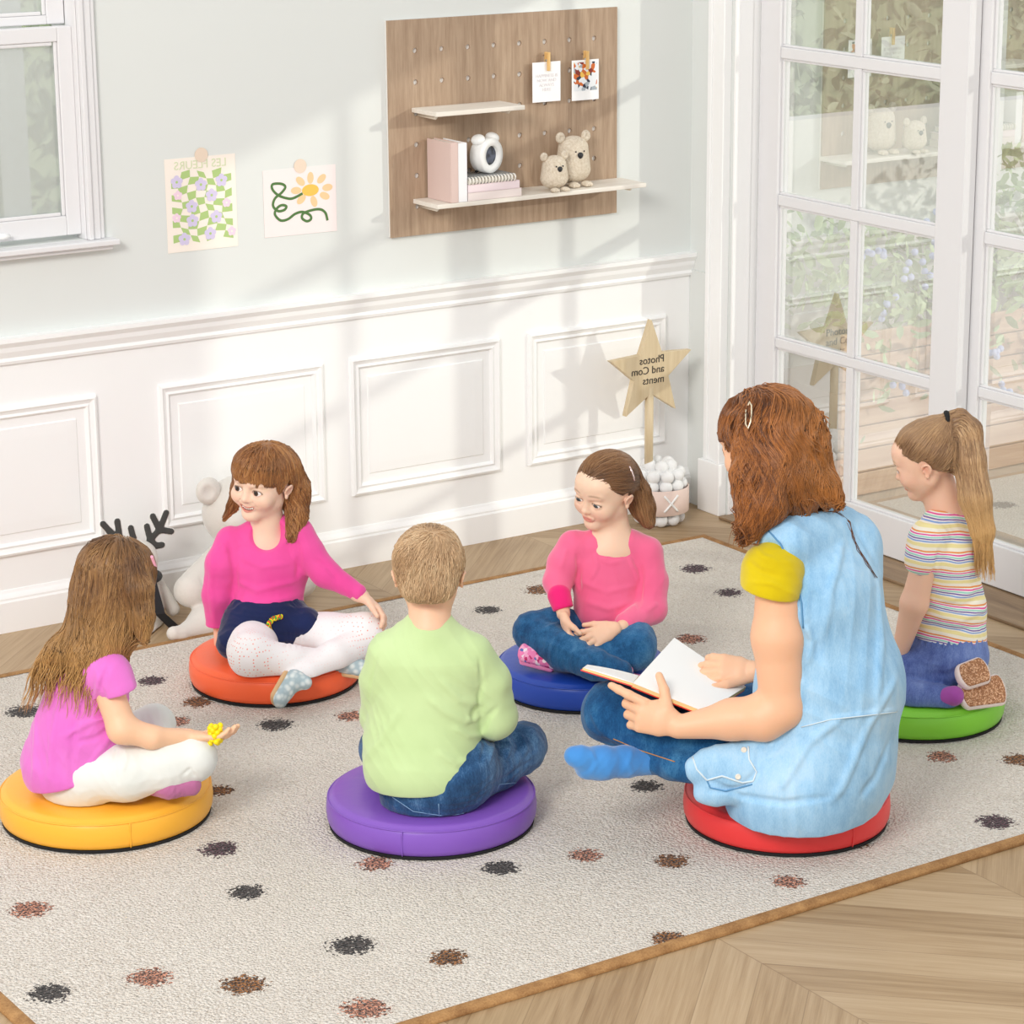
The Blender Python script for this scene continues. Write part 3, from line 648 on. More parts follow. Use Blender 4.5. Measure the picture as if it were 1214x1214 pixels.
MB().box((-.8475, -.138, 1.0345), (-.695, -.04, 1.0365)).box((-.8475, -.138, 1.0500), (-.695, -.04, 1.0520)).build('cover', mt.m, t); MB().box((-.8465, -.131, 1.0366), (-.697, -.042, 1.0499)).build('pages', paper('page_edges', 'f2ece2'), t)
sp = MB()
for i in range(15): sp.tube([A([-.8425+i*.0102, -.136, 1.0433])+.0085*A([0, math.cos(q), math.sin(q)]) for q in np.linspace(0, 2*PI, 13)[:-1]], .0026, 6, closed=True)
sp.build('spiral', plain('pearl_wire', 'e9e4da', .4), t, smooth=True)
# round clock with two ear-like bells
CLK = A([-.752, -.092, 1.1003]); NRM = unit(A([.30, -.95, .0])); t = thing('alarm_clock', 'round white clock with two ears standing on the notebook', 'clock', (CLK[0], CLK[1], 1.0525))
CW = plain('white_plastic', 'f4f4f2', .35); SX = np.cross(NRM, ZZ)*-1; MB().lathe([(.001, -.032), (.036, -.032), (.046, -.026), (.0475, -.008), (.0475, .010), (.045, .014), (.0275, .0145), (.026, .011), (.026, .004), (.001, .004)], CLK, NRM, 48).build('body', CW, t, smooth=True)
fm_ = NT('dark_dial'); nn_ = fm_.noise(fm_.coord(), 60, 4); fm_.set(color=fm_.ramp(nn_, [(.4, srgb('26292c')), (.6, srgb('5a6072'))]), rough=.15)
MB().lathe([(.001, .0045), (.0257, .0045), (.0257, .0052), (.001, .0052)], CLK, NRM, 32).build('dial', fm_.m, t)
for sx in (-1, 1):
    s = Sdf(.0015); s.ell(CLK+sx*.030*SX+ZZ*.044-NRM*.010, (.017, .021, .013), (unit(SX*1.0-ZZ*.75*sx), NRM, unit(ZZ+SX*.75*sx))); s.build('ear', CW, t)
for sx in (-1, 1): MB().tube([CLK+sx*.018*SX-ZZ*.038-NRM*.018, CLK+sx*.023*SX-ZZ*.0448-NRM*.026], .0035, 8).build('foot', BLACK, t, smooth=True)
# bears
FURC = NT('oatmeal_stone'); n_ = FURC.noise(FURC.coord(), 160, 4, .7); FURC.set(color=FURC.ramp(n_, [(.35, srgb('cdbda6')), (.65, srgb('e6dac8'))]), rough=.9, normal=FURC.bump(n_, .7, .003))
def bear(cx, cy, w, h, label):
    t = thing('bear_figurine', label, 'figurine', (cx, cy, .9905), 'bear figurines'); z = .9905; s = Sdf(.0018)
    s.ecap((cx, cy, z+w*.42), (cx, cy, z+h-w*.42), (w*.5, w*.36), (w*.43, w*.32), (1, 0, 0), .01); s.half((cx, cy, z+.004), (0, 0, -1))
    s.build('body', FURC.m, t)
    for sx in (-1, 1):
        e = Sdf(.0015); e.ell((cx+sx*w*.40, cy, z+h-w*.13), (w*.14, w*.09, w*.15)); e.ell((cx+sx*w*.41, cy-w*.1, z+h-w*.12), (w*.07, w*.05, w*.08), mode='s', k=.003); e.build('ear', FURC.m, t)
        e = Sdf(.0015); e.ell((cx+sx*w*.2, cy-w*.33, z+w*.075), (w*.15, w*.14, w*.075)); 
        for q in (-1, 0, 1): e.ell((cx+sx*w*.2+q*w*.075, cy-w*.44, z+w*.06), (w*.04, w*.05, w*.055), k=.002)
        e.build('paw', FURC.m, t)
        MB().lathe([(.0003, -.002), (.0018, -.0014), (.0022, 0), (.0016, .001), (.0003, .0014)], (cx+sx*w*.13, cy-w*.325, z+h*.66), (0, -1, 0), 10).build('eye', BLACK, t, smooth=True)
    e = Sdf(.001); e.ell((cx, cy-w*.335, z+h*.60), (w*.075, w*.045, w*.055)); e.ell((cx, cy-w*.33, z+h*.57), (w*.03, w*.03, w*.05)); e.build('nose', plain('charcoal_nose', '2b2c30', .5), t)
bear(-.552, -.112, .084, .105, 'small stone bear figurine standing in front of the bigger bear'); bear(-.458, -.066, .106, .148, 'big stone bear figurine on the lower shelf behind the cub')
# cards with clothes pegs
PEG = wood('peg_pine', 'd9a75c', 'efc98a', 'Z', 2.0)
def card(x0, x1, z0, z1, label, tilt):
    y = -.034; t = thing('card', label, 'card', ((x0+x1)/2, y, z0), 'pegged cards'); ax = unit(A([1, 0, tilt])); ay = unit(A([-tilt, 0, 1])); return t, (x0, y, z0), ax, ay
t, c0, ax, ay = card(-.570, -.478, 1.222, 1.330, 'white card with four faint lines of writing pegged to the board', .0); sheet('paper', c0, ax, ay, [(rect(0, 0, .092, .108), 0, 0)], [WPAP], parent=t)
text_polys('HAPPINESS IS\nNOW AND\nALWAYS\nHERE', .0125, A(c0)+.046*ax+.052*ay+A([0, -.0014, 0]), ax, ay, 'lettering', paper('faint_grey_ink', 'e6e1e3'), t, mirror=False, spacing=1.0)
t, c0, ax, ay = card(-.440, -.350, 1.218, 1.328, 'white bordered photo print of colourful food pegged to the board', .0)
ph = NT('food_print'); vo = ph.n('ShaderNodeTexVoronoi'); vo.inputs['Scale'].default_value = 95; ph.put(vo.inputs['Vector'], ph.coord()); sv = ph.n('ShaderNodeSeparateColor'); ph.put(sv.inputs[0], vo.outputs['Color'])
ph.set(color=ph.ramp(sv.outputs[0], [(0, srgb('eceff2')), (.42, srgb('a9b3bb')), (.55, srgb('d06a2a')), (.68, srgb('8b2f22')), (.78, srgb('2a3044')), (.9, srgb('f0c25a'))], 'CONSTANT'), rough=.3)
sheet('paper', c0, ax, ay, [(rect(0, 0, .090, .110), 0, 0), (rect(.006, .026, .084, .104), 1, 1)], [WPAP, ph.m], parent=t)
for x, z, lb in ((-.520, 1.316, 'left card'), (-.391, 1.312, 'right card')):
    t = thing('clothes_peg', 'small wooden clothes peg gripping the %s' % ('card with faint writing' if lb[0] == 'l' else 'food photo print'), 'peg', (x, -.0335, z-.010), 'wooden pegs')
    for s_, y_ in ((1, -.0395), (-1, -.0275)): MB().box((x-.0045, y_-.003, z-.010), (x+.0045, y_+.003, z+.040)).build('arm', PEG, t, bevel=.0012)
    MB().tube([(x-.006, -.0335, z+.018), (x+.006, -.0335, z+.018)], .0025, 8).build('spring', plain('steel', 'b9b9b6', .3, metal=1.0), t, smooth=True)
    MB().tube([(x, -.0165, z+.030), (x, -.0243, z+.030)], .002, 8).build('hook', plain('steel', 'b9b9b6', .3, metal=1.0), t, smooth=True)

# ------------------------------------------------------------------ star sign in a bubble pot
SXc, SYc = -.205, -.135; t = thing('star_sign', 'wooden star sign on a pole in a white bubble pot with pink band', 'ornament', (SXc, SYc, 0))
STARW = wood('star_oak', 'cdb791', 'dfcdab', 'Z', 1.2); cs = A([-.243, SYc, .452]); pl = []
for i in range(10):
    a = PI/2+i*PI/5; r_ = .149 if i % 2 == 0 else .064; pl.append((r_*math.cos(a), r_*math.sin(a)))
MB().prism(pl, cs, PX, PZ, A([0, -1., 0]), .020).build('star', STARW, t, bevel=.001)
MB().tube([(-.243, SYc, .16), (-.243, SYc, .405)], .0125, 16).build('pole', STARW, t, smooth=True)
text_polys('Photos\nand Com\nments', .031, cs+A([.0, -.0106, .004]), PX, PZ, 'lettering', plain('dark_ink', '3c3733', .7), t, mirror=True, spacing=.95, align='LEFT').location.x += .045
BALL = plain('white_felt_ball', 'ebebea', .7, .15, 120)
def ballmesh(c, r):
    s = MB(); pr = [(max(r*math.sin(a), .0003), -r*math.cos(a)) for a in np.linspace(0, PI, 13)]; return s.lathe(pr, c, (0, 0, 1), 20)
for z, rad, n, ph_ in ((.0195, .056, 9, 0), (.052, .056, 9, .35), (.118, .062, 10, 0), (.147, .058, 9, .3), (.172, .034, 6, .1)):
    for q in range(n):
        a = 2*PI*q/n+ph_; ballmesh((SXc+rad*math.cos(a), SYc+rad*math.sin(a), z), .0192).build('ball', BALL, t, smooth=True)
MB().lathe([(.001, .002), (.05, .002), (.05, .165), (.001, .165)], (SXc, SYc, 0), n=32).build('pot', BALL, t, smooth=False)
PB = plain('pink_felt', 'e6cfc4', .85, .1, 200)
MB().lathe([(.083, .040), (.0845, .039), (.086, .040), (.086, .112), (.0845, .113), (.083, .112), (.083, .040)], (SXc, SYc, 0), n=64, close=False).build('band', PB, t, smooth=True)
for sg in (-1, 1):
    pts = []
    for u in np.linspace(-1, 1, 9):
        a = math.radians(-103)+u*.24; pts.append((SXc+.0885*math.cos(a), SYc+.0885*math.sin(a), .076+sg*u*.024))
    MB().tube(pts, .0033, 8).build('cross_stitch', CW, t, smooth=True)

# ------------------------------------------------------------------ plush bear and reindeer
PLUSH = NT('ivory_plush'); n_ = PLUSH.noise(PLUSH.coord(), 220, 3, .7); PLUSH.set(color=srgb('ddd8cf'), rough=.95, sheen=.35, normal=PLUSH.bump(n_, .35, .003))
JB = lambda px, py, y: wl(px, py, y)
t = thing('plush_bear', 'large ivory plush bear sitting against the wall behind a smiling girl', 'toy', tuple(fl(290, 725)*A([1, 1, 0])))
s = Sdf(.003); s.ell(JB(290, 606, -.15), (.112, .10, .098), k=.02)
s.ecap(JB(292, 650, -.14), JB(296, 712, -.15), (.075, .065), (.115, .10), (1, 0, 0), .03)
s.cap(JB(262, 655, -.17), JB(226, 700, -.24), .030, .043, .015); s.cap(JB(325, 655, -.15), JB(356, 690, -.20), .030, .042, .015)
s.cap(JB(262, 730, -.20), JB(244, 740, -.29), .05, .045, .02); s.cap(JB(244, 742, -.29), JB(214, 752, -.33), .045, .020, .02); s.cap(JB(214, 752, -.33), JB(206, 751, -.335), .020, .018, .01)
s.cap(JB(330, 735, -.2), JB(358, 745, -.32), .05, .04, .02)
s.ridge([JB(262, 640, -.215), JB(240, 660, -.25), JB(238, 700, -.27)], .006, -.003); s.half((0, 0, .002), (0, 0, -1)); s.build('body', PLUSH.m, t)
for x_, s_ in ((247, 1), (334, 1)): e = Sdf(.003); e.ell(JB(x_, 582, -.16), (.034, .022, .036)); e.ell(JB(x_-1, 584, -.182), (.02, .01, .02), mode='s', k=.006); e.build('ear', PLUSH.m, t)
e = Sdf(.003); e.ell(JB(284, 618, -.245), (.04, .03, .03)); e.build('muzzle', PLUSH.m, t)
for x_ in (270, 300): MB().lathe([(.0005, -.004), (.005, -.002), (.006, 0), (.004, .003), (.0005, .004)], JB(x_, 600, -.243), (0, -1, 0), 12).build('eye', BLACK, t, smooth=True)
GP = fl(163, 742); t = thing('plush_reindeer', 'plush reindeer with dark antlers and black scarf behind the loose-haired girl', 'toy', (GP[0], GP[1], 0)); gy = GP[1]
s = Sdf(.003); s.cap(JB(165, 722, gy), JB(164, 680, gy), .062, .045, .02); s.ell(JB(164, 662, gy), (.05, .048, .048), k=.02); s.cap(JB(190, 692, gy), JB(205, 722, gy-.02), .012, .018, .01); s.cap(JB(140, 692, gy), JB(126, 722, gy-.02), .012, .018, .01)
s.cap(JB(150, 742, gy), JB(146, 764, gy-.09), .03, .024, .02); s.cap(JB(182, 742, gy), JB(172, 762, gy-.09), .03, .024, .02); s.half((0, 0, .002), (0, 0, -1)); s.build('body', PLUSH.m, t)
ANT = plain('charcoal_felt', '4a4a48', .95, .3, 250); ANE = plain('white_felt_edge', 'e9e7e2', .9)
for strokes in ([[(170, 655), (178, 640), (174, 624)], [(178, 640), (189, 628), (181, 612)], [(189, 628), (197, 608)], [(189, 628), (203, 630)], [(178, 640), (185, 647), (192, 646)]], [[(152, 656), (142, 638), (139, 618)], [(142, 640), (130, 630), (122, 621)], [(152, 650), (158, 638), (155, 626)]]):
    for off_, r_, mt_, nm_ in ((0, .0082, ANT, 'antler'), (.004, .0098, ANE, 'antler_backing')):
        s = Sdf(.0025)
        for st in strokes: s.chain([JB(x, y, gy+off_) for x, y in st], [r_]*len(st), .004)
        s.half((0, gy+off_-.004, 0), (0, -1, 0)); s.half((0, gy+off_+.004, 0), (0, 1, 0)); s.build(nm_, mt_, t)
sc = Sdf(.0025); SCF = plain('black_ribbon', '26272a', .6); 
a_, b_, c_ = JB(178, 680, gy-.058), JB(190, 728, gy-.085), fl(206, 743, .006)
m = MB(); wd = PX*.013
def ribbon(mb, pts, wds, th=.0022):
    for i in range(len(pts)-1):
        p, q = A(pts[i]), A(pts[i+1]); n = unit(np.cross(q-p, wds[i])); V = [p-wds[i], p+wds[i], q+wds[i+1], q-wds[i+1]]; mb.add([v-n*th/2 for v in V]+[v+n*th/2 for v in V], [(3,2,1,0),(4,5,6,7),(0,1,5,4),(1,2,6,5),(2,3,7,6),(3,0,4,7)])
ribbon(m, [a_, b_, c_], [wd*.8, wd, wd*1.1]); m.tube([JB(164, 684, gy)+A([.052*math.cos(q), .052*math.sin(q), 0]) for q in np.linspace(0, 2*PI, 25)[:-1]], .009, 8, closed=True); m.build('scarf', SCF, t, smooth=False)

# ------------------------------------------------------------------ outdoors
patio = plain('patio_stone', 'd6cdbf', .8, .3, 60, vary=.05); MB().box((.2, -6.5, -.12), (6, 4.0, -.02)).build('ground', patio, kind='structure')
MB().box((-5, .6, -.12), (.19, 4.0, -.02)).build('ground', patio, kind='structure')
CED = wood('cedar_board', 'b68f74', 'dfc2a8', 'X', .8)
t = thing('planter', 'long outdoor planter clad in horizontal cedar boards seen through the door', 'planter', (1.9, -.05, -.02))
for i in range(7): MB().box((.42, -.20, -.015+i*.072), (3.6, -.185, -.015+i*.072+.068)).build('board', CED, t, bevel=.002)
MB().box((.43, -.184, -.018), (3.59, .2, .30)).build('trough', plain('planter_inner', '8c7a66', .9), t)
MB().box((.30, .50, -.02), (5.0, .58, 1.02)).build('garden_wall', plain('garden_wall_render', 'f4f4f2', .8), kind='structure')
def foliage(n, lo, hi, size, seed, shape=None):
    rg = np.random.RandomState(seed); P = lo+(A(hi)-A(lo))*rg.rand(n, 3)
    if shape: P = shape(P, rg)
    n = len(P); a = rg.randn(n, 3); a /= np.linalg.norm(a, axis=1)[:, None]; b = rg.randn(n, 3); b -= a*(a*b).sum(1)[:, None]; b /= np.linalg.norm(b, axis=1)[:, None]; c = np.cross(a, b); sz = size*(.6+.8*rg.rand(n, 1))
    prof = [(-1, 0, 0), (-.45, .38, .06), (.35, .36, .05), (1, 0, -.1), (.35, -.36, .05), (-.45, -.38, .06), (0, 0, -.04)]
    V = np.stack([P+sz*(x*a+y*b+z*c) for x, y, z in prof], 1).reshape(-1, 3); base = (np.arange(n)*7)[:, None]
    F = np.concatenate([base+A(f) for f in ((0, 1, 6), (1, 2, 6), (2, 3, 6), (3, 4, 6), (4, 5, 6), (5, 0, 6))]); return V, F
def leafmat(name, c1, c2):
    t = NT(name); g_ = t.n('ShaderNodeNewGeometry'); t.set(color=t.ramp(g_.outputs['Random Per Island'], [(0, srgb(c1)), (1, srgb(c2))]), rough=.5); return t.m
def bsh(P, rg):
    top = .74+.14*np.sin(P[:, 0]*5)+.08*np.sin(P[:, 0]*13+1)-.35*np.clip(.75-P[:, 0], 0, 1)
    front = .46-.22*np.abs(np.sin(P[:, 0]*3.4+.4))-.1*rg.rand(len(P)); keep = (P[:, 2] < top) & ((P[:, 2] > .46) | ((P[:, 1] < -.215) & (P[:, 2] > front))); return P[keep]
t = thing('flowering_bush', 'leafy bush with pale blue flowers growing in the cedar planter', 'bush', (1.8, -.05, .47))
V, F = foliage(13000, (.45, -.30, .1), (3.4, .42, 1.0), .026, 5, bsh); mk('foliage', V, F, leafmat('bush_leaf', '93b073', 'cfe2b0'), t, smooth=False)
rg = np.random.RandomState(9); BL = plain('blue_blossom', 'c0caf2', .6); cl = []
for i in range(60):
    x = .5+2.3*rg.rand(); z = .25+.62*rg.rand(); y = -.30 if z < .5 else -.30+.1*rg.rand()
    q = MB()
    for j in range(6): q.lathe([(.0003, -.011), (.008, -.008), (.011, 0), (.008, .008), (.0003, .011)], (x+.022*rg.randn(), y+.01*rg.randn(), z+.022*rg.randn()), (0, 0, 1), 8)
    q.build('blossom', BL, t, smooth=True)
t = thing('reflection_post', 'pale post added outside the sash window to imitate a reflection', 'post', (-2.75, .9, -.02)); gx = wl(3, 150, .9)[0]  # added upright, stands in for a white frame reflected in the pane
MB().box((gx, .87, -.02), (gx+.062, .93, 2.6)).build('post', plain('post_paint', 'f1f3f0', .6), t, bevel=.004); MB().box((gx-.02, .86, -.02), (gx+.082, .94, .10)).build('foot', plain('post_foot', 'dfe2dd', .6), t, bevel=.004)
t = thing('hedge', 'soft green hedge standing beyond the white garden wall', 'hedge', (1.0, 2.0, -.02))
V, F = foliage(16000, (-4.5, 1.5, 0), (5.5, 2.1, 2.2), .04, 11, lambda P, rg: P[P[:, 2] < 1.9+.25*np.sin(P[:, 0]*2.1)]); mk('foliage', V, F, leafmat('hedge_leaf', 'b0bf9e', 'c3cfb0'), t, smooth=False)
MB().box((-4.5, 1.85, -.02), (5.5, 2.1, 1.75)).build('hedge_core', plain('hedge_green', 'b0bf9e', .9), t)
# ------------------------------------------------------------------ people: shared builders
def jt_scale(J): return (J.L0/math.cos(PITCH)-.25*math.sin(PITCH)+ .55)/F_PX
class Pn:
    def __init__(s, key, label, dq=0.0):
        s.seat = SEATS[key]; s.J = Jt((s.seat[0], s.seat[1], 0)); s.J.L0 += dq; p = A([s.seat[0], s.seat[1], .3]); s.s = float((p-CAM) @ FW)/F_PX
        s.t = thing('person', label, 'person', (s.seat[0], s.seat[1], SEAT_Z), 'people sitting on the floor cushions')
    def ch(s, S, pts, k=.012, inset=0.0, mode='u'):
        P = [s.J(x, y, q) for x, y, q, r in pts]; rs = [max(r*s.s-inset, .003) for *_, r in pts]; S.chain(P, rs, k, mode); return S
    def ec(s, S, a, b, side, k=.02, inset=0.0, mode='u'):
        w = lambda t: (max(t[3]*s.s-inset, .004), max(t[4]*s.s-inset, .004)); return S.ecap(s.J(*a[:3]), s.J(*b[:3]), w(a), w(b), side, k, mode)
    def rg(s, S, pts, r, amp): S.disp.append(('px', pts, r*.85*s.s, amp*.0019)); return S
    def floorcut(s, S): S.half((0, 0, SEAT_Z+.0006), (0, 0, -1), k=.004); return S

class Head:
    def __init__(s, c, F, U, H):
        s.c = A(c); s.F = unit(F); U = A(U, dtype=float); s.U = unit(U-s.F*(U @ s.F)); s.R = np.cross(s.F, s.U); s.H = H; s.M = np.array([s.R, s.F, s.U])
    def w(s, x, y, z): return s.c+s.H*(x*s.R+y*s.F+z*s.U)
    def loc(s, V): return (V-s.c) @ s.M.T/s.H
    def e(s, S, c, r, k=.08, mode='u', axes=None):
        ax = s.M if axes is None else A(axes) @ s.M
        S.ell(s.w(*c), A(r)*s.H, ax, k*s.H, mode)
    def c_(s, S, a, b, ra, rb=None, k=.05, mode='u'): S.cap(s.w(*a), s.w(*b), ra*s.H, (rb or ra)*s.H, k*s.H, mode)
    def skull(s, S, jaw=1.0, smile=0, lids=.032, nose=1.0, gaze=(0, 0)):
        H = s.H
        s.e(S, (0, -.07, .13), (.365, .43, .365)); s.e(S, (0, .10, -.06), (.315, .285, .36), .10); s.e(S, (0, .20, .18), (.27, .20, .17), .1)
        s.c_(S, (.20, -.02, -.22), (.05, .225, -.385), .10*jaw, .085*jaw, .09); s.c_(S, (-.20, -.02, -.22), (-.05, .225, -.385), .10*jaw, .085*jaw, .09)
        s.e(S, (0, .265, -.405), (.085, .075, .07), .08)
        for x in (-1, 1):
            s.e(S, (x*.175, .235, -.165), (.115, .105, .115), .09)
            s.e(S, (x*.152, .385, -.03), (.10, .075, .062), .06, 's')
            s.e(S, (x*.15, .285, -.035), (.088, .088, .085), .02)           # lid ball
            s.e(S, (x*.152, .375, -.040), (.066, .08, lids), .010, 's')     # opening
            s.c_(S, (x*.075, .355, .075), (x*.20, .315, .085), .032, .028, .06)
            # ear
            s.e(S, (x*.362, -.065, -.065), (.018, .055, .076), .02, axes=[[1, .35*x, 0], [-.35*x, 1, 0], [0, .15, 1]])
            hx = [(x*(.372+.022*math.sin(max(a_, 0))+.012*(a_ > 1)), -.065-.058*math.cos(PI-a_)*1.0-.012*math.sin(a_), -.060+.072*math.sin(a_)) for a_ in np.linspace(.25, 3.9, 9)]
            for a_, b_ in zip(hx[:-1], hx[1:]): s.c_(S, a_, b_, .0165, .0165, .008)
            s.e(S, (x*.368, -.045, -.145), (.020, .030, .032), .02); s.e(S, (x*.368, -.015, -.075), (.016, .014, .022), .015)
        s.c_(S, (0, .345, .01), (0, .395, -.130), .028, .038, .05)
        s.e(S, (0, .408, -.150), (.042, .038, .034), .03)
        for x in (-1, 1):
            s.e(S, (x*.042, .372, -.163), (.027, .034, .023), .025)
            s.e(S, (x*.022, .398, -.186), (.011, .014, .010), .010, 's')
        s.c_(S, (0, .345, -.205), (0, .34, -.235), .018, .018, .04)
        s.smile = smile
        if smile:
            for x in (-1, 1): s.e(S, (x*.19, .265, -.15), (.10, .085, .09), .06); s.c_(S, (x*.155, .325, -.225), (x*.10, .345, -.17), .006, .006, .03, 's')
            U_ = [(x, .338-1.3*x*x, -.274+x*x*2.4) for x in np.linspace(-.125, .125, 9)]; L_ = [(x, .332-1.3*x*x, -.325+x*x*5.5) for x in np.linspace(-.12, .12, 9)]
            for P_, r_ in ((U_, .013), (L_, .016)):
                for a, b in zip(P_[:-1], P_[1:]): s.c_(S, a, b, r_, r_, .02)
            O_ = [(x, .365-1.3*x*x, -.299+x*x*3.9) for x in np.linspace(-.088, .088, 7)]
            for a, b in zip(O_[:-1], O_[1:]): s.c_(S, a, b, .020, .020, .006, 's'); s.c_(S, (a[0], .33, a[2]), (b[0], .33, b[2]), .020, .020, .004, 's')
        else:
            U_ = [(x, .347-1.5*x*x, -.268+.005*math.cos(x*60)) for x in np.linspace(-.085, .085, 7)]; L_ = [(x, .340-1.5*x*x, -.306+x*x*3.2) for x in np.linspace(-.072, .072, 7)]
            for a, b in zip(U_[:-1], U_[1:]): s.c_(S, a, b, .017, .017, .02)
            for a, b in zip(L_[:-1], L_[1:]): s.c_(S, a, b, .022, .022, .02)
            for x in np.linspace(-.09, .07, 9): s.c_(S, (x, .370-x*x*2.0, -.288), (x+.02, .370-(x+.02)**2*2.0, -.288), .005, .005, .010, 's')
    def colour(s, V, C, lip, brow, browy=.10, lids=.032, blush=.5, lash=1.0):
        L = s.loc(V); x, y, z = L[:, 0], L[:, 1], L[:, 2]; near = (y > .1) & (np.abs(x) < .4) & (z > -.6) & (z < .45)
        def blend(m, c, a=1.0):
            m = np.clip(m*near*a, 0, 1)[:, None]; C[:] = C*(1-m)+A(c)*m
        g = lambda cx, cz, sx, sz, p=1: np.exp(-(((np.abs(x)-cx)/sx)**2+((z-cz)/sz)**2)**p)
        blend(g(.20, -.17, .10, .08), srgb('ee9d85'), .38*blush); blend(g(0, -.15, .04, .05), srgb('e9a48c'), .35*blush)
        if s.smile:
            m = np.maximum(np.exp(-(np.abs(z-(-.272+x*x*2.4))/.015)**4-(x/.130)**8), np.exp(-(np.abs(z-(-.328+x*x*5.5))/.018)**4-(x/.122)**8))
            mi = (np.abs(z-(-.299+x*x*3.9)) < .019) & (np.abs(x) < .098)
        else: m = np.exp(-((z+.288)/.038)**4-(x/(.098-.25*np.abs(z+.288)))**6)
        blend(m*(y > .2), lip, .85)
        if s.smile: blend(mi*(y > .15)*(y < .322), srgb('6b2420'), 1.0)
        bz = browy+.012-((np.abs(x)-.14)/.13)**2*.028; blend(np.exp(-((z-bz)/.014)**2-((np.abs(x)-.150)/.085)**6), brow, .75)
        # lash line along the upper edge of each eye opening
        ex = (np.abs(x)-.152)/.070; up = -.040+lids*np.sqrt(np.clip(1-ex**2, 0, 1)); blend(np.exp(-((z-up-.004)/.013)**2)*(np.abs(ex) < 1.12), srgb('3c281f'), .85*lash)
        lo = -.040-lids*np.sqrt(np.clip(1-ex**2, 0, 1)); blend(np.exp(-((z-lo)/.007)**2)*(np.abs(ex) < 1.0), srgb('b06f5c'), .5)
        blend(np.exp(-((np.abs(x)-.022)/.012)**2-((z+.188)/.010)**2)*(y > .38), srgb('8a4a3c'), .8)
        ear = np.exp(-((np.abs(x)-.39)/.05)**2-((y+.06)/.05)**2-((z+.055)/.08)**2); C[:] = C*(1-.45*ear[:, None])+A(srgb('dc7f62'))*.45*ear[:, None]
        return C
    def eyes(s, parent, iris, gaze):
        for x in (-1, 1):
            c = s.w(x*.15, .285, -.035); g = unit(s.F*gaze[1]+s.R*gaze[0]+s.U*gaze[2]); r = .0815*s.H
            angs = np.radians([0, 6, 13, 14.5, 22, 30, 32, 50, 75, 100, 140, 180]); n = 24
            a = unit(np.cross(g, [0.1, .2, 1.])); b = np.cross(g, a); V = []; C = []
            for q, an in enumerate(angs):
                for k in range(n):
                    V.append(c+r*(math.cos(an)*g+max(math.sin(an), 1e-4)*(math.cos(2*PI*k/n)*a+math.sin(2*PI*k/n)*b)))
                    C.append((.006, .005, .005) if q <= 2 else (A(srgb(iris))*(.55 if q in (3, 5) else 1.2) if q <= 5 else srgb('f4efec')))
            F = [(i*n+k, i*n+(k+1) % n, (i+1)*n+(k+1) % n, (i+1)*n+k) for i in range(len(angs)-1) for k in range(n)]
            mk('eye', V, [f[::-1] for f in F], EYEM, parent, cols=A([tuple(q) for q in C]))
    def teeth(s, parent):
        m = MB()
        for i in range(6):
            x = (i-2.5)*.029; c = s.w(x, .324-x*x*1.2, -.290+x*x*3.0); m.obox(c, s.R, s.F, s.U, (.0132*s.H, .008*s.H, .0135*s.H))
        m.build('teeth', plain('tooth', 'f7f1e6', .25), parent, bevel=.0006)
def skin_mat(name='skin', deep=0):
    t = NT(name); n = t.noise(t.coord(), 260, 3); t.set(color=t.attr('Col'), rough=.48, spec=.35, normal=t.bump(n, .06, .001)); t.b.inputs['Subsurface Weight'].default_value = .18
    t.b.inputs['Subsurface Radius'].default_value = (1, .35, .2); t.b.inputs['Subsurface Scale'].default_value = .008; return t.m
SKIN = skin_mat()
_t = NT('eyeball'); _t.set(color=_t.attr('Col'), rough=.12, spec=.6); EYEM = _t.m
def hand(S, w, d, n, s_, L, curl=(20, 25, 20), spread=6, thumb=(.55, .75, .25), tcurl=15, per=None):
    """w wrist, d towards the fingers, n out of the palm, s_ towards the thumb"""
    d = unit(d); n = unit(n-d*(n @ d)); s_ = unit(s_-d*(s_ @ d)-n*(s_ @ n)); w = A(w)
    S.ecap(w+.02*L*d, w+.20*L*d, (.135*L, .10*L), (.18*L, .095*L), s_, .02*L+.002); S.ecap(w+.18*L*d, w+.42*L*d, (.18*L, .095*L), (.205*L, .075*L), s_, .02*L+.002)
    S.cap(w+.10*L*d+.10*L*s_+.02*L*n, w+.28*L*d+.17*L*s_+.03*L*n, .075*L, .055*L, .06*L)
    tips = []
    for i, (o, ln) in enumerate(zip((.150, .052, -.050, -.145), (.43, .48, .45, .35))):
        cr = curl if per is None else per[i]; p = w+(.46-.02*abs(i-1))*L*d+o*L*s_; sp = math.radians(spread*(1.5-i)); b = unit(d*math.cos(sp)+s_*math.sin(sp)); ang = 0; r = (.060, .062, .058, .051)[i]*L
        for j, f in enumerate((.46, .30, .24)):
            ang += math.radians(cr[j]); e = p+ln*L*f*(b*math.cos(ang)+n*math.sin(ang)); S.cap(p, e, r*(1-.09*j), r*(1-.09*(j+1)), .004 if j else .02*L); p = e
        tips.append(p)
    b = unit(thumb[0]*d+thumb[1]*s_+thumb[2]*n); p = w+.16*L*d+.14*L*s_; e = p+.24*L*b; S.cap(p, e, .075*L, .060*L, .03*L)
    b2 = unit(b*math.cos(math.radians(tcurl))+unit(d*.8+n*.4-s_*.3)*math.sin(math.radians(tcurl)))
    S.cap(e, e+.19*L*b2, .058*L, .046*L, .004); tips.append(e+.19*L*b2); return tips
def creases(t, co_, sc=9, amt=.5):
    x = t.n('ShaderNodeTexNoise', noise_type='RIDGED_MULTIFRACTAL'); t.put(x.inputs['Vector'], t.mapping(co_, (1, 1, .6))); x.inputs['Scale'].default_value = sc; x.inputs['Detail'].default_value = 2; x.inputs['Distortion'].default_value = .4
    return t.bump(x.outputs['Fac'], amt, .008)
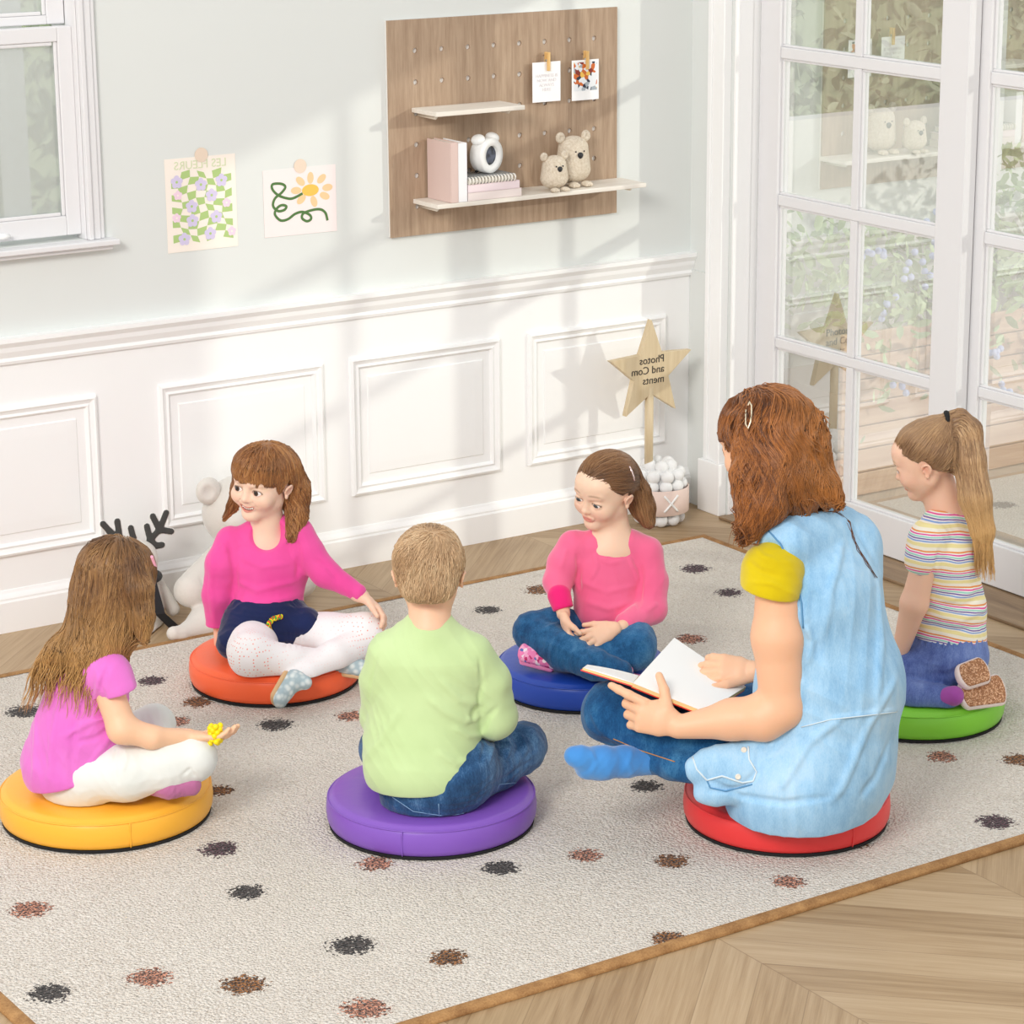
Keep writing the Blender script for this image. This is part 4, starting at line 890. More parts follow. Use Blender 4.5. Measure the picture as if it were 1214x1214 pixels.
def fabric(name, c, c2=None, scale=900, bump=.25, rough=.85, sheen=.3, big=8, crease=.5):
    if name in MATS: return MATS[name]
    t = NT(name); co_ = t.coord(); n = t.noise(co_, scale, 2, .6); n2 = t.noise(co_, big, 3); c0 = srgb(c); c2 = srgb(c2) if c2 else tuple(v*.93 for v in c0)
    t.set(color=t.ramp(n2, [(.3, c2), (.7, c0)]), rough=rough, sheen=sheen, spec=.2, normal=t.bump(n, bump, .0012, creases(t, co_, 9, crease) if crease else None)); MATS[name] = t.m; return t.m
def denim(name, dark, mid, light, wear=.5, crease=.45):
    t = NT(name); co_ = t.coord(); n = t.noise(t.mapping(co_, (1, 1, .35)), 420, 3, .7); n2 = t.noise(co_, 7, 3, .55); n3 = t.noise(t.mapping(co_, (1, 1, .25)), 60, 3, .6)
    f = t.math('ADD', t.math('MULTIPLY', n2, .5), t.math('ADD', t.math('MULTIPLY', n, .27), t.math('MULTIPLY', n3, .27)))
    t.set(color=t.ramp(f, [(.38, srgb(dark)), (.53, srgb(mid)), (.53+.25*(1.3-wear), srgb(light))]), rough=.9, sheen=.15, spec=.15, normal=t.bump(n, .35, .0015, creases(t, co_, 8, crease))); return t.m
def hair_mat(name, dark, mid, light, tip=None, zr=None):
    t = NT(name); g_ = t.n('ShaderNodeNewGeometry'); at = t.n('ShaderNodeAttribute', attribute_name='Col')
    sp = t.n('ShaderNodeSeparateColor'); t.put(sp.inputs[0], at.outputs['Color'])
    col = t.ramp(t.math('ADD', t.math('MULTIPLY', g_.outputs['Random Per Island'], .45), t.math('MULTIPLY', sp.outputs[1], .55)), [(0, srgb(dark)), (.45, srgb(mid)), (1, srgb(light))])
    if tip: col = t.mix(t.math('MULTIPLY', sp.outputs[0], .85, clamp=True), col, srgb(tip))
    n = t.noise(t.coord(), 22, 2); col = t.mix(.18, col, t.ramp(n, [(.35, srgb(dark)), (.65, srgb(light))]))
    t.set(color=col, rough=.42, spec=.35, sheen=.1); return t.m
class Hair:
    def __init__(s, h=.003): s.S = Sdf(h, .018); s.V = []; s.F = []; s.C = []; s.n = 0; s.seed = 1
    def add(s, V, F, C):
        s.V.append(V); s.F.append(F+s.n); s.C.append(C); s.n += len(V)
    def base(s):
        V, F = s.S.mesh(); V = relax(V, F, .5); s.bv = V; s.add(V, F, np.zeros((len(V), 3))); 
    def strands(s, n, rootmask, flow, steps=24, step=.012, rad=.0019, lift=.002, wave=(0, .05), free=None, stop=None, jitter=.12, tipcol=None, seed=1, roots=None):
        rg = np.random.RandomState(seed)
        if roots is None:
            m = rootmask(s.bv); idx = np.nonzero(m)[0]; P = s.bv[rg.choice(idx, n)]+.001*rg.randn(n, 3)
        else: P = roots; n = len(P)
        off = lift*rg.rand(n)+.0003; ph = rg.rand(n)*2*PI; bias = rg.randn(n, 3)*jitter; ph0 = np.sin(P @ A([23., 17, 5]))*2.2+np.sin(P @ A([-9., 21, 13]))*1.5; path = [P.copy()]; alive = np.ones(n, bool); rl = [np.ones(n)]; ln = .65+.5*rg.rand(n); D = None
        for i in range(steps):
            d = flow(P)+bias; dist, g = s.S.sample(P); fr = free(P) if free is not None else np.zeros(n, bool); far = dist > .014; fr = fr | far; alive &= ~far | (free is not None)
            d = np.where(fr[:, None], d, d-g*(d*g).sum(1)[:, None]); d /= np.linalg.norm(d, axis=1)[:, None]+1e-9
            if D is not None: d = d*.6+D*.4; d /= np.linalg.norm(d, axis=1)[:, None]+1e-9
            D = d
            if wave[0]: sd = np.cross(d, g); sd /= np.linalg.norm(sd, axis=1)[:, None]+1e-9; dd = d+sd*(wave[0]*np.sin(i*step/wave[1]*2*PI+ph0+ph*.06))[:, None]
            else: dd = d
            alive &= (i < steps*ln)
            if stop is not None: alive &= ~stop(P, rg)
            Q = P+dd*step*alive[:, None]; dist, g = s.S.sample(Q); cor = np.clip(dist-off, -.008, .008)
            Q = np.where((fr | ~alive)[:, None], Q, Q-g*cor[:, None]); P = Q; path.append(P.copy()); rl.append(alive*np.clip((steps*ln-i)/6, .15, 1))
        X = np.stack(path, 1); T = np.gradient(X, axis=1); T /= np.linalg.norm(T, axis=2)[:, :, None]+1e-9; ref = unit(A([.3, .2, 1.]))
        Aa = np.cross(T, ref); Aa /= np.linalg.norm(Aa, axis=2)[:, :, None]+1e-9; B = np.cross(T, Aa); r = rad*(.7+.6*rg.rand(n))[:, None]*np.stack(rl, 1); r[:, 0] *= .3; m = X.shape[1]
        V = np.stack([X+r[:, :, None]*(math.cos(a)*Aa+math.sin(a)*B) for a in (0, PI/2, PI, 3*PI/2)], 2).reshape(-1, 3)
        I = np.arange(n*m*4).reshape(n, m, 4); F = []
        for k in range(4): k2 = (k+1) % 4; F.append(np.stack([I[:, :-1, k], I[:, :-1, k2], I[:, 1:, k2], I[:, 1:, k]], -1).reshape(-1, 4))
        C = np.zeros((len(V), 3)); 
        if tipcol is not None: C[:, 0] = tipcol(V)
        C[:, 1] = np.repeat(.5+.5*np.sin(ph0*1.7+ph*.12), m*4)
        s.add(V, np.concatenate(F), C)
    def build(s, mat, parent, name='hair'):
        return mk(name, np.concatenate(s.V), np.concatenate(s.F), mat, parent, True, cols=np.concatenate(s.C))
def rooted(h, c, r):   # points near a local place of the head
    return lambda V: np.linalg.norm(h.loc(V)-A(c), axis=1) < r
ST = plain('seam_thread_pale', 'd7e6ee', .8); SB = plain('seam_blue', '5f94bf', .9)
def seam(Sd, pts, r, mat, nm, par, lift=.002, n=5):
    Q = []
    for i in range(len(pts)-1):
        for u in np.linspace(0, 1, n, endpoint=False): v = Sd.snap(pts[i][0]*(1-u)+pts[i+1][0]*u, pts[i][1]*(1-u)+pts[i+1][1]*u, lift); Q += [v] if v is not None else []
    v = Sd.snap(*pts[-1], lift); Q += [v] if v is not None else []
    if len(Q) > 2: MB().tube(Q, r, 5).build(nm, mat, par, smooth=True)
# ------------------------------------------------------------------ boy on the purple cushion (seen from behind)
SK = A(srgb('f0c3a4'))
def skin_cols(head=None, base=SK, **kw):
    def f(V):
        C = np.tile(base, (len(V), 1)); 
        if head is not None: C = head.colour(V, C, **kw)
        return C
    return f
p = Pn('purple', 'boy in a pale green top and jeans sitting with his back to the viewer', -.09); J = p.J; side = world_dir(1, -.08, 0)
hd = Head(J(509, 678, .02), world_dir(.05, 1, 0)*1+ZZ*-.18, ZZ+HH*.15, .177)
S = Sdf(.0026); hd.skull(S)
p.ch(S, [(510, 700, .03, 24), (509, 745, .0, 25)], .02); p.ec(S, (510, 785, 0, 44, 26), (505, 890, 0, 56, 40), side, .03, .006)
for sh, el, wr, d2 in (((560, 785, .0), (588, 848, .02), (550, 868, .20), -1), ((464, 785, .0), (450, 848, .04), (480, 868, .20), 1)):
    p.ch(S, [(*sh, 17), (*el, 14), (*wr, 11)], .015, .003); hand(S, J(*wr), world_dir(.7*d2, .6, -.25), world_dir(0, -.3, -1), world_dir(-.3, .9, .2), .115)
p.ch(S, [(545, 915, 0, 30), (612, 885, .16, 20), (545, 890, .27, 14)], .02, .008); p.ch(S, [(480, 915, 0, 30), (454, 888, .18, 20), (520, 895, .25, 14)], .02, .008)
p.floorcut(S); S.build('body', SKIN, p.t, skin_cols(hd, lip=srgb('c98574'), brow=srgb('a9835c')))
# top
G = Sdf(.0021); p.ec(G, (508, 752, .01, 34, 24), (509, 784, .0, 64, 36), side, .03); p.ch(G, [(508, 748, .01, 20), (556, 776, .0, 22)], .03); p.ch(G, [(508, 748, .01, 20), (462, 776, .0, 22)], .03); p.ec(G, (509, 785, .0, 66, 42), (500, 880, .0, 66, 52), side, .03); p.ec(G, (500, 880, .0, 68, 54), (499, 906, -.01, 69, 58), side, .02)
p.ch(G, [(510, 741, .01, 25), (510, 757, 0, 30)], .015)
p.ch(G, [(556, 778, .0, 29), (578, 808, .01, 27), (587, 850, .02, 26), (560, 872, .15, 19)], .010); p.ch(G, [(465, 778, 0, 30), (452, 808, .01, 25), (447, 850, .04, 20), (466, 872, .18, 17)], .012)
hem = J(500, 952, -.06); G.half(J(499, 946, -.10), -ZZ+.06*RR, k=.004)
p.ch(G, [(511, 690, .02, 21), (510, 726, .015, 20.5)], .004, mode='S')
G.fold(.0014, .08, 4, axis=RR+.5*ZZ)
for pts, r, a in (([(568, 835, -.07), (545, 830, -.09), (520, 805, -.1)], 5, 3), ([(570, 850, -.07), (550, 855, -.1), (525, 842, -.11), (505, 825, -.11)], 5, 3.5), ([(572, 872, -.08), (555, 872, -.1), (535, 862, -.11)], 4, 3), ([(565, 835, -.06), (560, 855, -.08)], 6, -5), ([(432, 900, -.04), (450, 880, -.08), (475, 840, -.1)], 6, 2.5), ([(565, 900, -.08), (540, 905, -.1), (515, 890, -.11)], 5, 2), ([(590, 838, -.03), (578, 850, -.04), (572, 868, -.04)], 4, -3), ([(568, 780, -.05), (572, 810, -.05), (566, 835, -.05)], 3, -2.5), ([(448, 775, -.06), (442, 800, -.05), (437, 830, -.05)], 3, -2)):
    p.rg(G, pts, r, a)
GREEN = fabric('mint_jersey', 'c9dfa6', 'bfd69b'); G.build('top', GREEN, p.t)
t_ = MB(); 
# jeans
D = Sdf(.0022); p.ec(D, (508, 900, .0, 66, 54), (518, 918, .0, 76, 58), side, .02)
p.ch(D, [(540, 922, -.01, 40), (586, 905, .09, 32), (616, 888, .14, 29), (622, 882, .17, 28)], .02); p.ch(D, [(618, 884, .18, 25), (570, 885, .26, 22), (520, 890, .28, 17)], .015)
p.ch(D, [(480, 915, -.01, 36), (452, 888, .16, 27)], .02); p.ch(D, [(452, 888, .17, 25), (500, 890, .26, 20), (540, 888, .28, 17)], .015)
for i in range(7):
    x = 566+i*10; p.rg(D, [(x, 862+i*1.5, -.02+i*.014), (x+9, 882+i, -.03+i*.014), (x+4, 905-i*2, -.03+i*.012)], 2.6, 4.0 if i % 2 else -3.0)
p.rg(D, [(575, 935, -.08), (600, 922, 0), (632, 900, .08)], 3, -2.5); D.fold(.0016, .05, 8); p.floorcut(D)
JEAN = denim('dark_washed_denim', '18304f', '2f557f', '6f97bd', .6); D.build('jeans', JEAN, p.t)
seam(D, [(465, 945), (490, 962), (530, 968), (580, 958), (612, 935)], .0009, plain('jean_thread_light', '7fa3c6', .9), 'stitching', p.t); seam(D, [(520, 953), (521, 972)], .0010, plain('jean_thread_light', '7fa3c6', .9), 'stitching', p.t); seam(D, [(583, 952), (592, 930), (612, 928)], .0010, plain('jean_thread_light', '7fa3c6', .9), 'stitching', p.t)
# short hair
hr = Hair(.0025); X = hr.S; hd.e(X, (0, -.075, .14), (.392, .462, .385), .05); hd.e(X, (0, -.20, -.10), (.315, .30, .26), .06); hd.e(X, (0, .08, .30), (.30, .33, .22), .06)
X.half(hd.w(0, .36, .27), hd.R*0+hd.F*.66-hd.U*.75, k=.006, post=False)
for x in (-1, 1): hd.e(X, (x*.42, -.02, -.13), (.13, .17, .17), .02, 's')
X.half(hd.w(0, -.3, -.30), -hd.U, k=.008, post=False)
X.fold(.0022, .022, 3); hr.base(); cr = hd.w(.09, -.28, .46)
def flow(P):
    v = P-cr; v /= np.linalg.norm(v, axis=1)[:, None]+1e-9; return v*1.0-.7*ZZ+.35*np.cross(v, hd.U)
hr.strands(9000, lambda V: hd.loc(V)[:, 2] > -.30, flow, 6, .0058, .0008, .0035, jitter=.28, seed=3)
hr.build(hair_mat('sandy_hair', 'b08d68', 'cfab83', 'e6cba4'), p.t)

# ------------------------------------------------------------------ girl on the orange cushion
p = Pn('orange', 'smiling girl in a hot pink top and white dotted tights, hand on knee'); J = p.J; side = world_dir(1, .12, 0)
hd = Head(J(311, 571, .01), world_dir(-.47, -.88, -.03), ZZ+.12*RR, .174)
S = Sdf(.0017); hd.skull(S, smile=1, lids=.034)
p.ch(S, [(316, 592, .02, 18.5), (316, 640, .03, 20)], .02); p.ec(S, (316, 652, .03, 36, 21), (318, 672, .03, 44, 29), side, .03); S.half(J(318, 690, 0), -ZZ)
FC = skin_cols(hd, lip=srgb('d0746a'), brow=srgb('a87a58'), browy=.105, lids=.034, base=A(srgb('f6d2ba')))
V1, F1 = S.mesh(); V1 = relax(V1, F1, .35); C1 = FC(V1)
S = Sdf(.0026); p.ec(S, (316, 668, .03, 42, 26), (318, 740, .02, 44, 34), side, .03)
p.ch(S, [(274, 646, .02, 13), (260, 700, .0, 11), (261, 765, .03, 8)], .015, .002); p.ch(S, [(350, 645, .02, 13), (388, 682, .0, 12), (424, 704, -.02, 8.5), (430, 707, -.02, 8.5)], .012, .001)
hand(S, J(428, 706, -.02), world_dir(.72, -.1, -.52), world_dir(-.45, -.25, -.8), world_dir(-.2, -1, .1), .112, curl=(22, 30, 22), spread=9, thumb=(.85, .45, .3))
hand(S, J(261, 766, .03), world_dir(.1, -.3, -.9), world_dir(0, 1, 0), world_dir(1, 0, 0), .10)
p.ch(S, [(300, 750, .0, 22), (299, 772, -.15, 18), (392, 786, -.10, 11), (405, 790, -.08, 9)], .02, .006); p.ch(S, [(342, 748, 0, 22), (430, 752, -.02, 16), (354, 806, -.20, 9), (340, 812, -.22, 9)], .02, .006)
p.floorcut(S); V2, F2 = S.mesh(); C2 = np.tile(A(srgb('f3c9ae')), (len(V2), 1))
mk('body', np.concatenate([V1, V2]), np.concatenate([F1, F2+len(V1)]), SKIN, p.t, cols=np.concatenate([C1, C2]))
hd.eyes(p.t, '4b3629', (.13, 1, .02)); hd.teeth(p.t)
G = Sdf(.0020); p.ec(G, (317, 642, .03, 42, 24), (318, 668, .03, 50, 34), side, .02); p.ec(G, (318, 668, .03, 50, 36), (316, 712, .02, 41, 36), side, .02); p.ec(G, (316, 712, .02, 42, 37), (316, 735, .0, 49, 41), side, .02)
p.ch(G, [(274, 642, .02, 19), (264, 668, .0, 20), (258, 705, .0, 18), (259, 745, .01, 14), (263, 775, .02, 9)], .012); p.ch(G, [(352, 636, .03, 20), (362, 652, .02, 20), (386, 680, .0, 16.5), (424, 702, -.02, 10.5)], .012)
G.half(J(426, 703, -.02), RR*.8-ZZ*.55, J(418, 740, .2)-.0, J(470, 660, -.2)+ZZ*.0+RR*.1+.2, k=.002) if False else None
p.ch(G, [(300, 634, .03, 17), (318, 630, .04, 17), (334, 630, .03, 18), (352, 634, .03, 19)], .02); p.ch(G, [(314, 560, -.02, 24), (312, 618, -.07, 25), (316, 632, -.03, 24)], .006, mode='S')
G.half(J(318, 752, -.06), -ZZ, k=.004); G.fold(.0010, .06, 12)
for pts, r, a in (([(272, 640, -.06), (276, 665, -.07), (281, 700, -.07)], 4, -4), ([(352, 640, -.06), (355, 660, -.07), (352, 685, -.07)], 4, -3.5), ([(285, 660, -.1), (310, 672, -.12), (345, 668, -.1)], 4, 2.5), ([(283, 690, -.1), (305, 700, -.12), (352, 688, -.1)], 4, 2.5), ([(285, 712, -.1), (310, 716, -.12), (355, 706, -.1)], 4, 3), ([(290, 725, -.1), (315, 731, -.12), (358, 722, -.1)], 3.5, -2.5), ([(252, 660, -.05), (250, 700, -.05), (255, 740, -.04)], 4, 2.5), ([(372, 662, -.04), (388, 672, -.05), (402, 690, -.05)], 3.5, -2.5), ([(262, 645, -.07), (268, 655, -.07)], 3, 2.5)):
    p.rg(G, pts, r, a)
# neck binding
PINK = fabric('hot_pink_jersey', 'f05aa6', 'e84a9a'); G.build('top', PINK, p.t)
K = Sdf(.0028); p.ec(K, (316, 732, .0, 50, 42), (316, 746, .0, 52, 43), side, .015); p.ch(K, [(285, 742, -.04, 24), (276, 762, -.09, 20)], .015); p.ch(K, [(345, 738, -.02, 26), (362, 738, -.03, 20)], .015)
K.fold(.0020, .03, 5); p.floorcut(K); K.build('skirt', fabric('navy_cotton', '1c2a5c', '131d42'), p.t); KS = K
L = Sdf(.0026); p.ch(L, [(304, 752, .0, 30), (299, 768, -.10, 29), (298, 776, -.16, 28)], .015); p.ch(L, [(302, 780, -.17, 24), (345, 785, -.15, 20), (385, 786, -.11, 16), (405, 790, -.09, 12)], .015)
p.ch(L, [(340, 748, .0, 27), (390, 752, -.03, 25), (432, 750, -.03, 23), (436, 752, -.03, 22)], .015); p.ch(L, [(434, 758, -.04, 20), (395, 778, -.12, 18), (365, 797, -.18, 13), (345, 808, -.21, 11)], .012)
for i in range(4): p.rg(L, [(345+i*5, 745+i*2, -.06), (338+i*7, 770, -.1)], 2, -1.5)
p.floorcut(L)
tm = NT('dotted_white_tights'); vo = tm.n('ShaderNodeTexVoronoi'); vo.inputs['Scale'].default_value = 125; vo.inputs['Randomness'].default_value = .25; tm.put(vo.inputs['Vector'], tm.coord())
dot = tm.math('LESS_THAN', vo.outputs['Distance'], .23); at = tm.n('ShaderNodeAttribute', attribute_name='Col'); spc = tm.n('ShaderNodeSeparateColor'); tm.put(spc.inputs[0], at.outputs['Color'])
n_ = tm.noise(tm.coord(), 700, 2); tm.set(color=tm.mix(tm.math('MULTIPLY', dot, spc.outputs[0]), srgb('f4f0f0'), srgb('f29a86')), rough=.8, sheen=.3, normal=tm.bump(n_, .15, .001))
kA, kB = J(292, 785, -.2), J(442, 752, -.04)
L.build('tights', tm.m, p.t, cols=lambda V: np.stack([np.clip(1.5-np.minimum(np.linalg.norm(V-kA, axis=1)/.075, np.linalg.norm(V-kB, axis=1)/.075), .12, 1)]*3, 1))
# shoes
def shoe(name, pl, a, b, upv, L_, w, sole, upper, h=.0022, shaft=None):
    a = A(a); b = A(b); d = unit(b-a); u = unit(upv-d*(upv @ d)); sd = np.cross(d, u); s = Sdf(h)
    s.ecap(a+u*.022, b+u*.016, (w, .024), (w*1.05, .017), sd, .01); s.cap(a+u*.03, a+u*.052, w*.85, w*.75, .015); s.half(a+u*.008, -u, k=.002); s.fold(.0008, .03, 3); o = s.build(name, upper, pl)
    q = Sdf(h); q.ecap(a+u*.004, b+u*.004, (w*1.06, .012), (w*1.1, .012), sd, .01); q.half(a+u*.012, u, k=.002); q.half(a-u*.001, -u, k=.002); q.build('sole', sole, o); return o
RUB = plain('tan_rubber_sole', 'd9b184', .7, .3, 150); CANV = NT('pale_canvas'); v_ = CANV.n('ShaderNodeTexVoronoi'); v_.inputs['Scale'].default_value = 70; CANV.put(v_.inputs['Vector'], CANV.coord()); CANV.set(color=CANV.ramp(v_.outputs['Distance'], [(.2, srgb('dfe6e4')), (.6, srgb('a9bcc2'))]), rough=.85)
shoe('shoe', p.t, J(338, 803, -.225), J(324, 828, -.27), world_dir(.86, .15, .25), .1, .022, RUB, CANV.m); shoe('shoe', p.t, J(400, 793, -.09), J(428, 797, -.09), world_dir(-.1, -.5, .9), .1, .022, RUB, CANV.m)
# plaited belt cord
cord = [q for q in (KS.snap(333-i*1.25 if i < 11 else 319-(i-11)*.6+max(0, i-13)*1.2, 731+i*.35 if i < 8 else 734+(i-8)*1.6, .003) for i in range(18)) if q is not None]
for ci, (cn, ccol) in enumerate((('yellow_cord', 'f2d21c'), ('red_cord', 'd8362e'), ('green_cord', '3fa03a'))):
    pts = []
    for i in range(len(cord)*3-2):
        f_ = i/3; a_ = cord[int(f_)]; b_ = cord[min(int(f_)+1, len(cord)-1)]; c_ = a_+(b_-a_)*(f_ % 1); an = i*.9+ci*2*PI/3; pts.append(c_+.0035*(math.cos(an)*UP+math.sin(an)*RR))
    MB().tube(pts, .0034, 6).build('belt_cord', plain(cn, ccol, .8), p.t, smooth=True)
# hair with a fringe
hr = Hair(.0028); X = hr.S; hd.e(X, (0, -.07, .145), (.40, .465, .39), .05); hd.e(X, (0, .12, .25), (.335, .31, .255), .08)
c0 = hd.w(0, .52, -.43); 
hd.e(X, (0, .50, -.34), (.40, .52, .425), .015, 's'); hd.e(X, (0, .30, -.42), (.40, .42, .40), .03, 's')
for x in (-1, 1): hd.e(X, (x*.48, -.045, -.05), (.17, .13, .17), .02, 's')
hd.e(X, (0, -.34, -.02), (.31, .24, .32), .08)
p.ch(X, [(340, 555, .04, 15), (349, 585, .04, 14), (352, 612, .02, 10), (345, 636, -.01, 6)], .02); p.ch(X, [(335, 548, .07, 17), (348, 580, .07, 17), (353, 608, .06, 12)], .02)
p.ch(X, [(286, 560, .05, 9), (281, 583, .06, 6), (276, 600, .06, 4.5), (266, 614, .05, 2.5)], .012)
X.fold(.0022, .028, 4, axis=RR); hr.base(); cr = hd.w(.0, -.05, .52)
def flow(P):
    v = P-cr; v -= hd.U*(v @ hd.U)[:, None]; v /= np.linalg.norm(v, axis=1)[:, None]+1e-9; return .45*v-1.0*hd.U-.15*ZZ
hr.strands(2600, lambda V: hd.loc(V)[:, 2] > .10, flow, 26, .0068, .0009, .003, (.22, .07), jitter=.07, seed=5, stop=lambda P, rg: ((lambda L: ((L[:, 1] > .16) & (L[:, 2] < .065+.05*rg.rand(len(L)))))(hd.loc(P))))
hr.strands(1400, lambda V: (hd.loc(V)[:, 1] < -.05) & (hd.loc(V)[:, 2] < .2), lambda P: np.tile(-ZZ+.1*RR, (len(P), 1)), 17, .0072, .0009, .004, (.6, .05), jitter=.08, seed=6)
hr.build(hair_mat('chestnut_hair', '643c20', '9c6436', 'cc955c'), p.t)

# ------------------------------------------------------------------ girl on the blue cushion
p = Pn('blue', 'girl in a coral pink top and jeans looking down with hands clasped in her lap'); J = p.J; side = world_dir(1, .25, 0)
hd = Head(J(716, 581, .01), world_dir(-.66, -.75, -.20), ZZ+.10*RR-.10*HH, .172)
S = Sdf(.0017); hd.skull(S, lids=.021)
p.ch(S, [(724, 602, .03, 19), (728, 645, .03, 21)], .02); p.ec(S, (725, 654, .03, 41, 27), (722, 680, .03, 44, 34), side, .03); S.half(J(722, 700, 0), -ZZ)
V1, F1 = S.mesh(); V1 = relax(V1, F1, .35); C1 = skin_cols(hd, lip=srgb('d0756c'), brow=srgb('a3826a'), browy=.10, lids=.021, base=A(srgb('f4cfb4')))(V1)
S = Sdf(.0022); p.ec(S, (724, 668, .03, 42, 26), (722, 745, .02, 40, 34), side, .03)
p.ch(S, [(680, 650, .02, 12), (662, 692, -.01, 11), (668, 728, -.09, 9)], .012, .002); p.ch(S, [(766, 660, .03, 12), (773, 718, -.02, 11), (738, 743, -.12, 9)], .012, .002)
hand(S, J(668, 729, -.105), world_dir(.22, -.35, -.80), world_dir(.90, .10, -.05), world_dir(.05, -.95, .3), .108, curl=(28, 42, 30), spread=8, thumb=(.8, .45, .5), tcurl=10)
hand(S, J(731, 744, -.135), world_dir(-.88, -.22, -.34), world_dir(-.10, .60, -.55), world_dir(-.15, .55, .75), .122, curl=(12, 20, 16), spread=12, thumb=(.85, .55, .25), tcurl=10)
p.ch(S, [(705, 755, .0, 20), (638, 750, -.03, 16), (710, 790, -.18, 10), (728, 797, -.19, 9)], .02, .006); p.ch(S, [(742, 755, 0, 20), (750, 766, -.10, 17), (665, 783, -.11, 10), (645, 785, -.10, 9)], .02, .006)
p.floorcut(S); V2, F2 = S.mesh(); C2 = np.tile(A(srgb('f2c6a8')), (len(V2), 1))
mk('body', np.concatenate([V1, V2]), np.concatenate([F1, F2+len(V1)]), SKIN, p.t, cols=np.concatenate([C1, C2]))
hd.eyes(p.t, '4b5a5c', (.0, 1, -.25))
G = Sdf(.0020); p.ec(G, (725, 650, .03, 42, 26), (724, 680, .03, 48, 36), side, .02); p.ec(G, (724, 680, .03, 47, 36), (722, 722, .0, 40, 38), side, .02); p.ec(G, (722, 722, .0, 40, 38), (722, 735, .0, 38, 38), side, .02)
p.ch(G, [(706, 645, .03, 16), (682, 648, .02, 19)], .02); p.ch(G, [(748, 645, .03, 16), (766, 655, .03, 19)], .02); p.ch(G, [(680, 647, .02, 19), (669, 668, .0, 20), (661, 690, -.02, 17), (664, 712, -.06, 12)], .01); p.ch(G, [(766, 656, .03, 20), (773, 690, .0, 19), (773, 722, -.04, 18), (742, 740, -.10, 14)], .01)
G.ell(J(729, 632, -.045), (29*p.s, 33*p.s, 27*p.s), (side, np.cross(side, ZZ), ZZ), .006, 'S'); G.half(J(722, 752, -.05), -ZZ, k=.004)
G.fold(.0010, .05, 23)
for pts, r, a in (([(706, 655, -.07), (708, 672, -.09), (700, 690, -.09)], 3, 3), ([(740, 665, -.09), (722, 668, -.11), (708, 660, -.09)], 3, 2.5), ([(745, 660, -.07), (752, 675, -.08), (758, 690, -.07)], 3, 2.5), ([(690, 690, -.08), (720, 702, -.11), (755, 694, -.08)], 4, 2.2), ([(692, 712, -.09), (722, 722, -.12), (752, 712, -.08)], 4, 2.5), ([(685, 655, -.05), (686, 680, -.06), (688, 700, -.06)], 3.5, -4), ([(760, 670, -.06), (760, 700, -.06), (757, 722, -.06)], 3.5, -4), ([(765, 725, -.09), (780, 715, -.06)], 3, 2.5), ([(672, 650, -.06), (665, 675, -.06)], 3, 2)):
    p.rg(G, pts, r, a)
CORAL = fabric('coral_velour', 'f46f98', 'ea5f8b', sheen=.6); o = G.build('top', CORAL, p.t)
Q = Sdf(.0024); p.ch(Q, [(663, 706, -.055, 14), (667, 719, -.075, 12.5)], .004); Q.half(J(668, 722, -.08), world_dir(.25, -.35, -.8), k=.002); Q.build('cuff', fabric('magenta_cuff', 'ef2277'), p.t)
D = Sdf(.0022); p.ec(D, (722, 738, .02, 42, 38), (722, 752, .02, 48, 44), side, .02)
p.ch(D, [(700, 752, .0, 26), (660, 745, -.03, 25), (632, 748, -.04, 24)], .015); p.ch(D, [(632, 750, -.05, 23), (670, 772, -.13, 23), (705, 788, -.19, 18), (735, 797, -.20, 15)], .012)
p.ch(D, [(742, 752, 0, 26), (750, 762, -.10, 27), (752, 768, -.13, 26)], .015); p.ch(D, [(750, 770, -.13, 25), (715, 775, -.13, 22), (665, 782, -.11, 15)], .012)
for pts, r, a in (([(690, 745, -.06), (665, 738, -.07), (645, 745, -.08)], 3, 3), ([(705, 760, -.12), (690, 768, -.14), (700, 785, -.2)], 3, -4), ([(722, 755, -.14), (728, 768, -.17), (740, 765, -.17)], 2.5, -3), ([(640, 758, -.09), (665, 768, -.14), (690, 782, -.2)], 3, 2), ([(770, 750, -.1), (760, 760, -.15), (745, 758, -.17)], 2.5, 2.5)): p.rg(D, pts, r, a)
D.fold(.0015, .05, 9); p.floorcut(D); D.build('jeans', denim('mid_blue_denim', '143a63', '2a618f', '5d93bb', .5), p.t)
FLW = NT('pink_floral_canvas'); v_ = FLW.n('ShaderNodeTexVoronoi'); v_.inputs['Scale'].default_value = 130; FLW.put(v_.inputs['Vector'], FLW.coord()); sc_ = FLW.n('ShaderNodeSeparateColor'); FLW.put(sc_.inputs[0], v_.outputs['Color'])
FLW.set(color=FLW.ramp(sc_.outputs[0], [(0, srgb('ef7fb4')), (.55, srgb('f6a8cc')), (.72, srgb('5f6bb0')), (.8, srgb('f7e3ea')), (.92, srgb('c9306f'))], 'CONSTANT'), rough=.7)
PSOLE = plain('pink_rubber_sole', 'ec8ab8', .5)
shoe('shoe', p.t, J(655, 787, -.10), J(622, 778, -.09), world_dir(.0, -.55, .85), .1, .026, PSOLE, FLW.m); shoe('shoe', p.t, J(738, 818, -.17), J(756, 815, -.14), world_dir(-.1, -.4, .9), .1, .016, PSOLE, FLW.m)
hr = Hair(.0026); X = hr.S; hd.e(X, (0, -.075, .135), (.388, .458, .388), .05); X.half(hd.w(0, .335, .265), hd.F*.60-hd.U*.80, k=.008, post=False)
for x in (-1, 1): hd.e(X, (x*.47, -.045, -.06), (.17, .135, .17), .02, 's')
hd.e(X, (0, -.40, -.05), (.24, .16, .24), .08)
p.ch(X, [(744, 566, .04, 15), (754, 584, .05, 15), (762, 602, .05, 13), (768, 618, .04, 8)], .015)
X.fold(.001, .03, 4); hr.base(); tie = hd.w(-.10, -.52, .02)
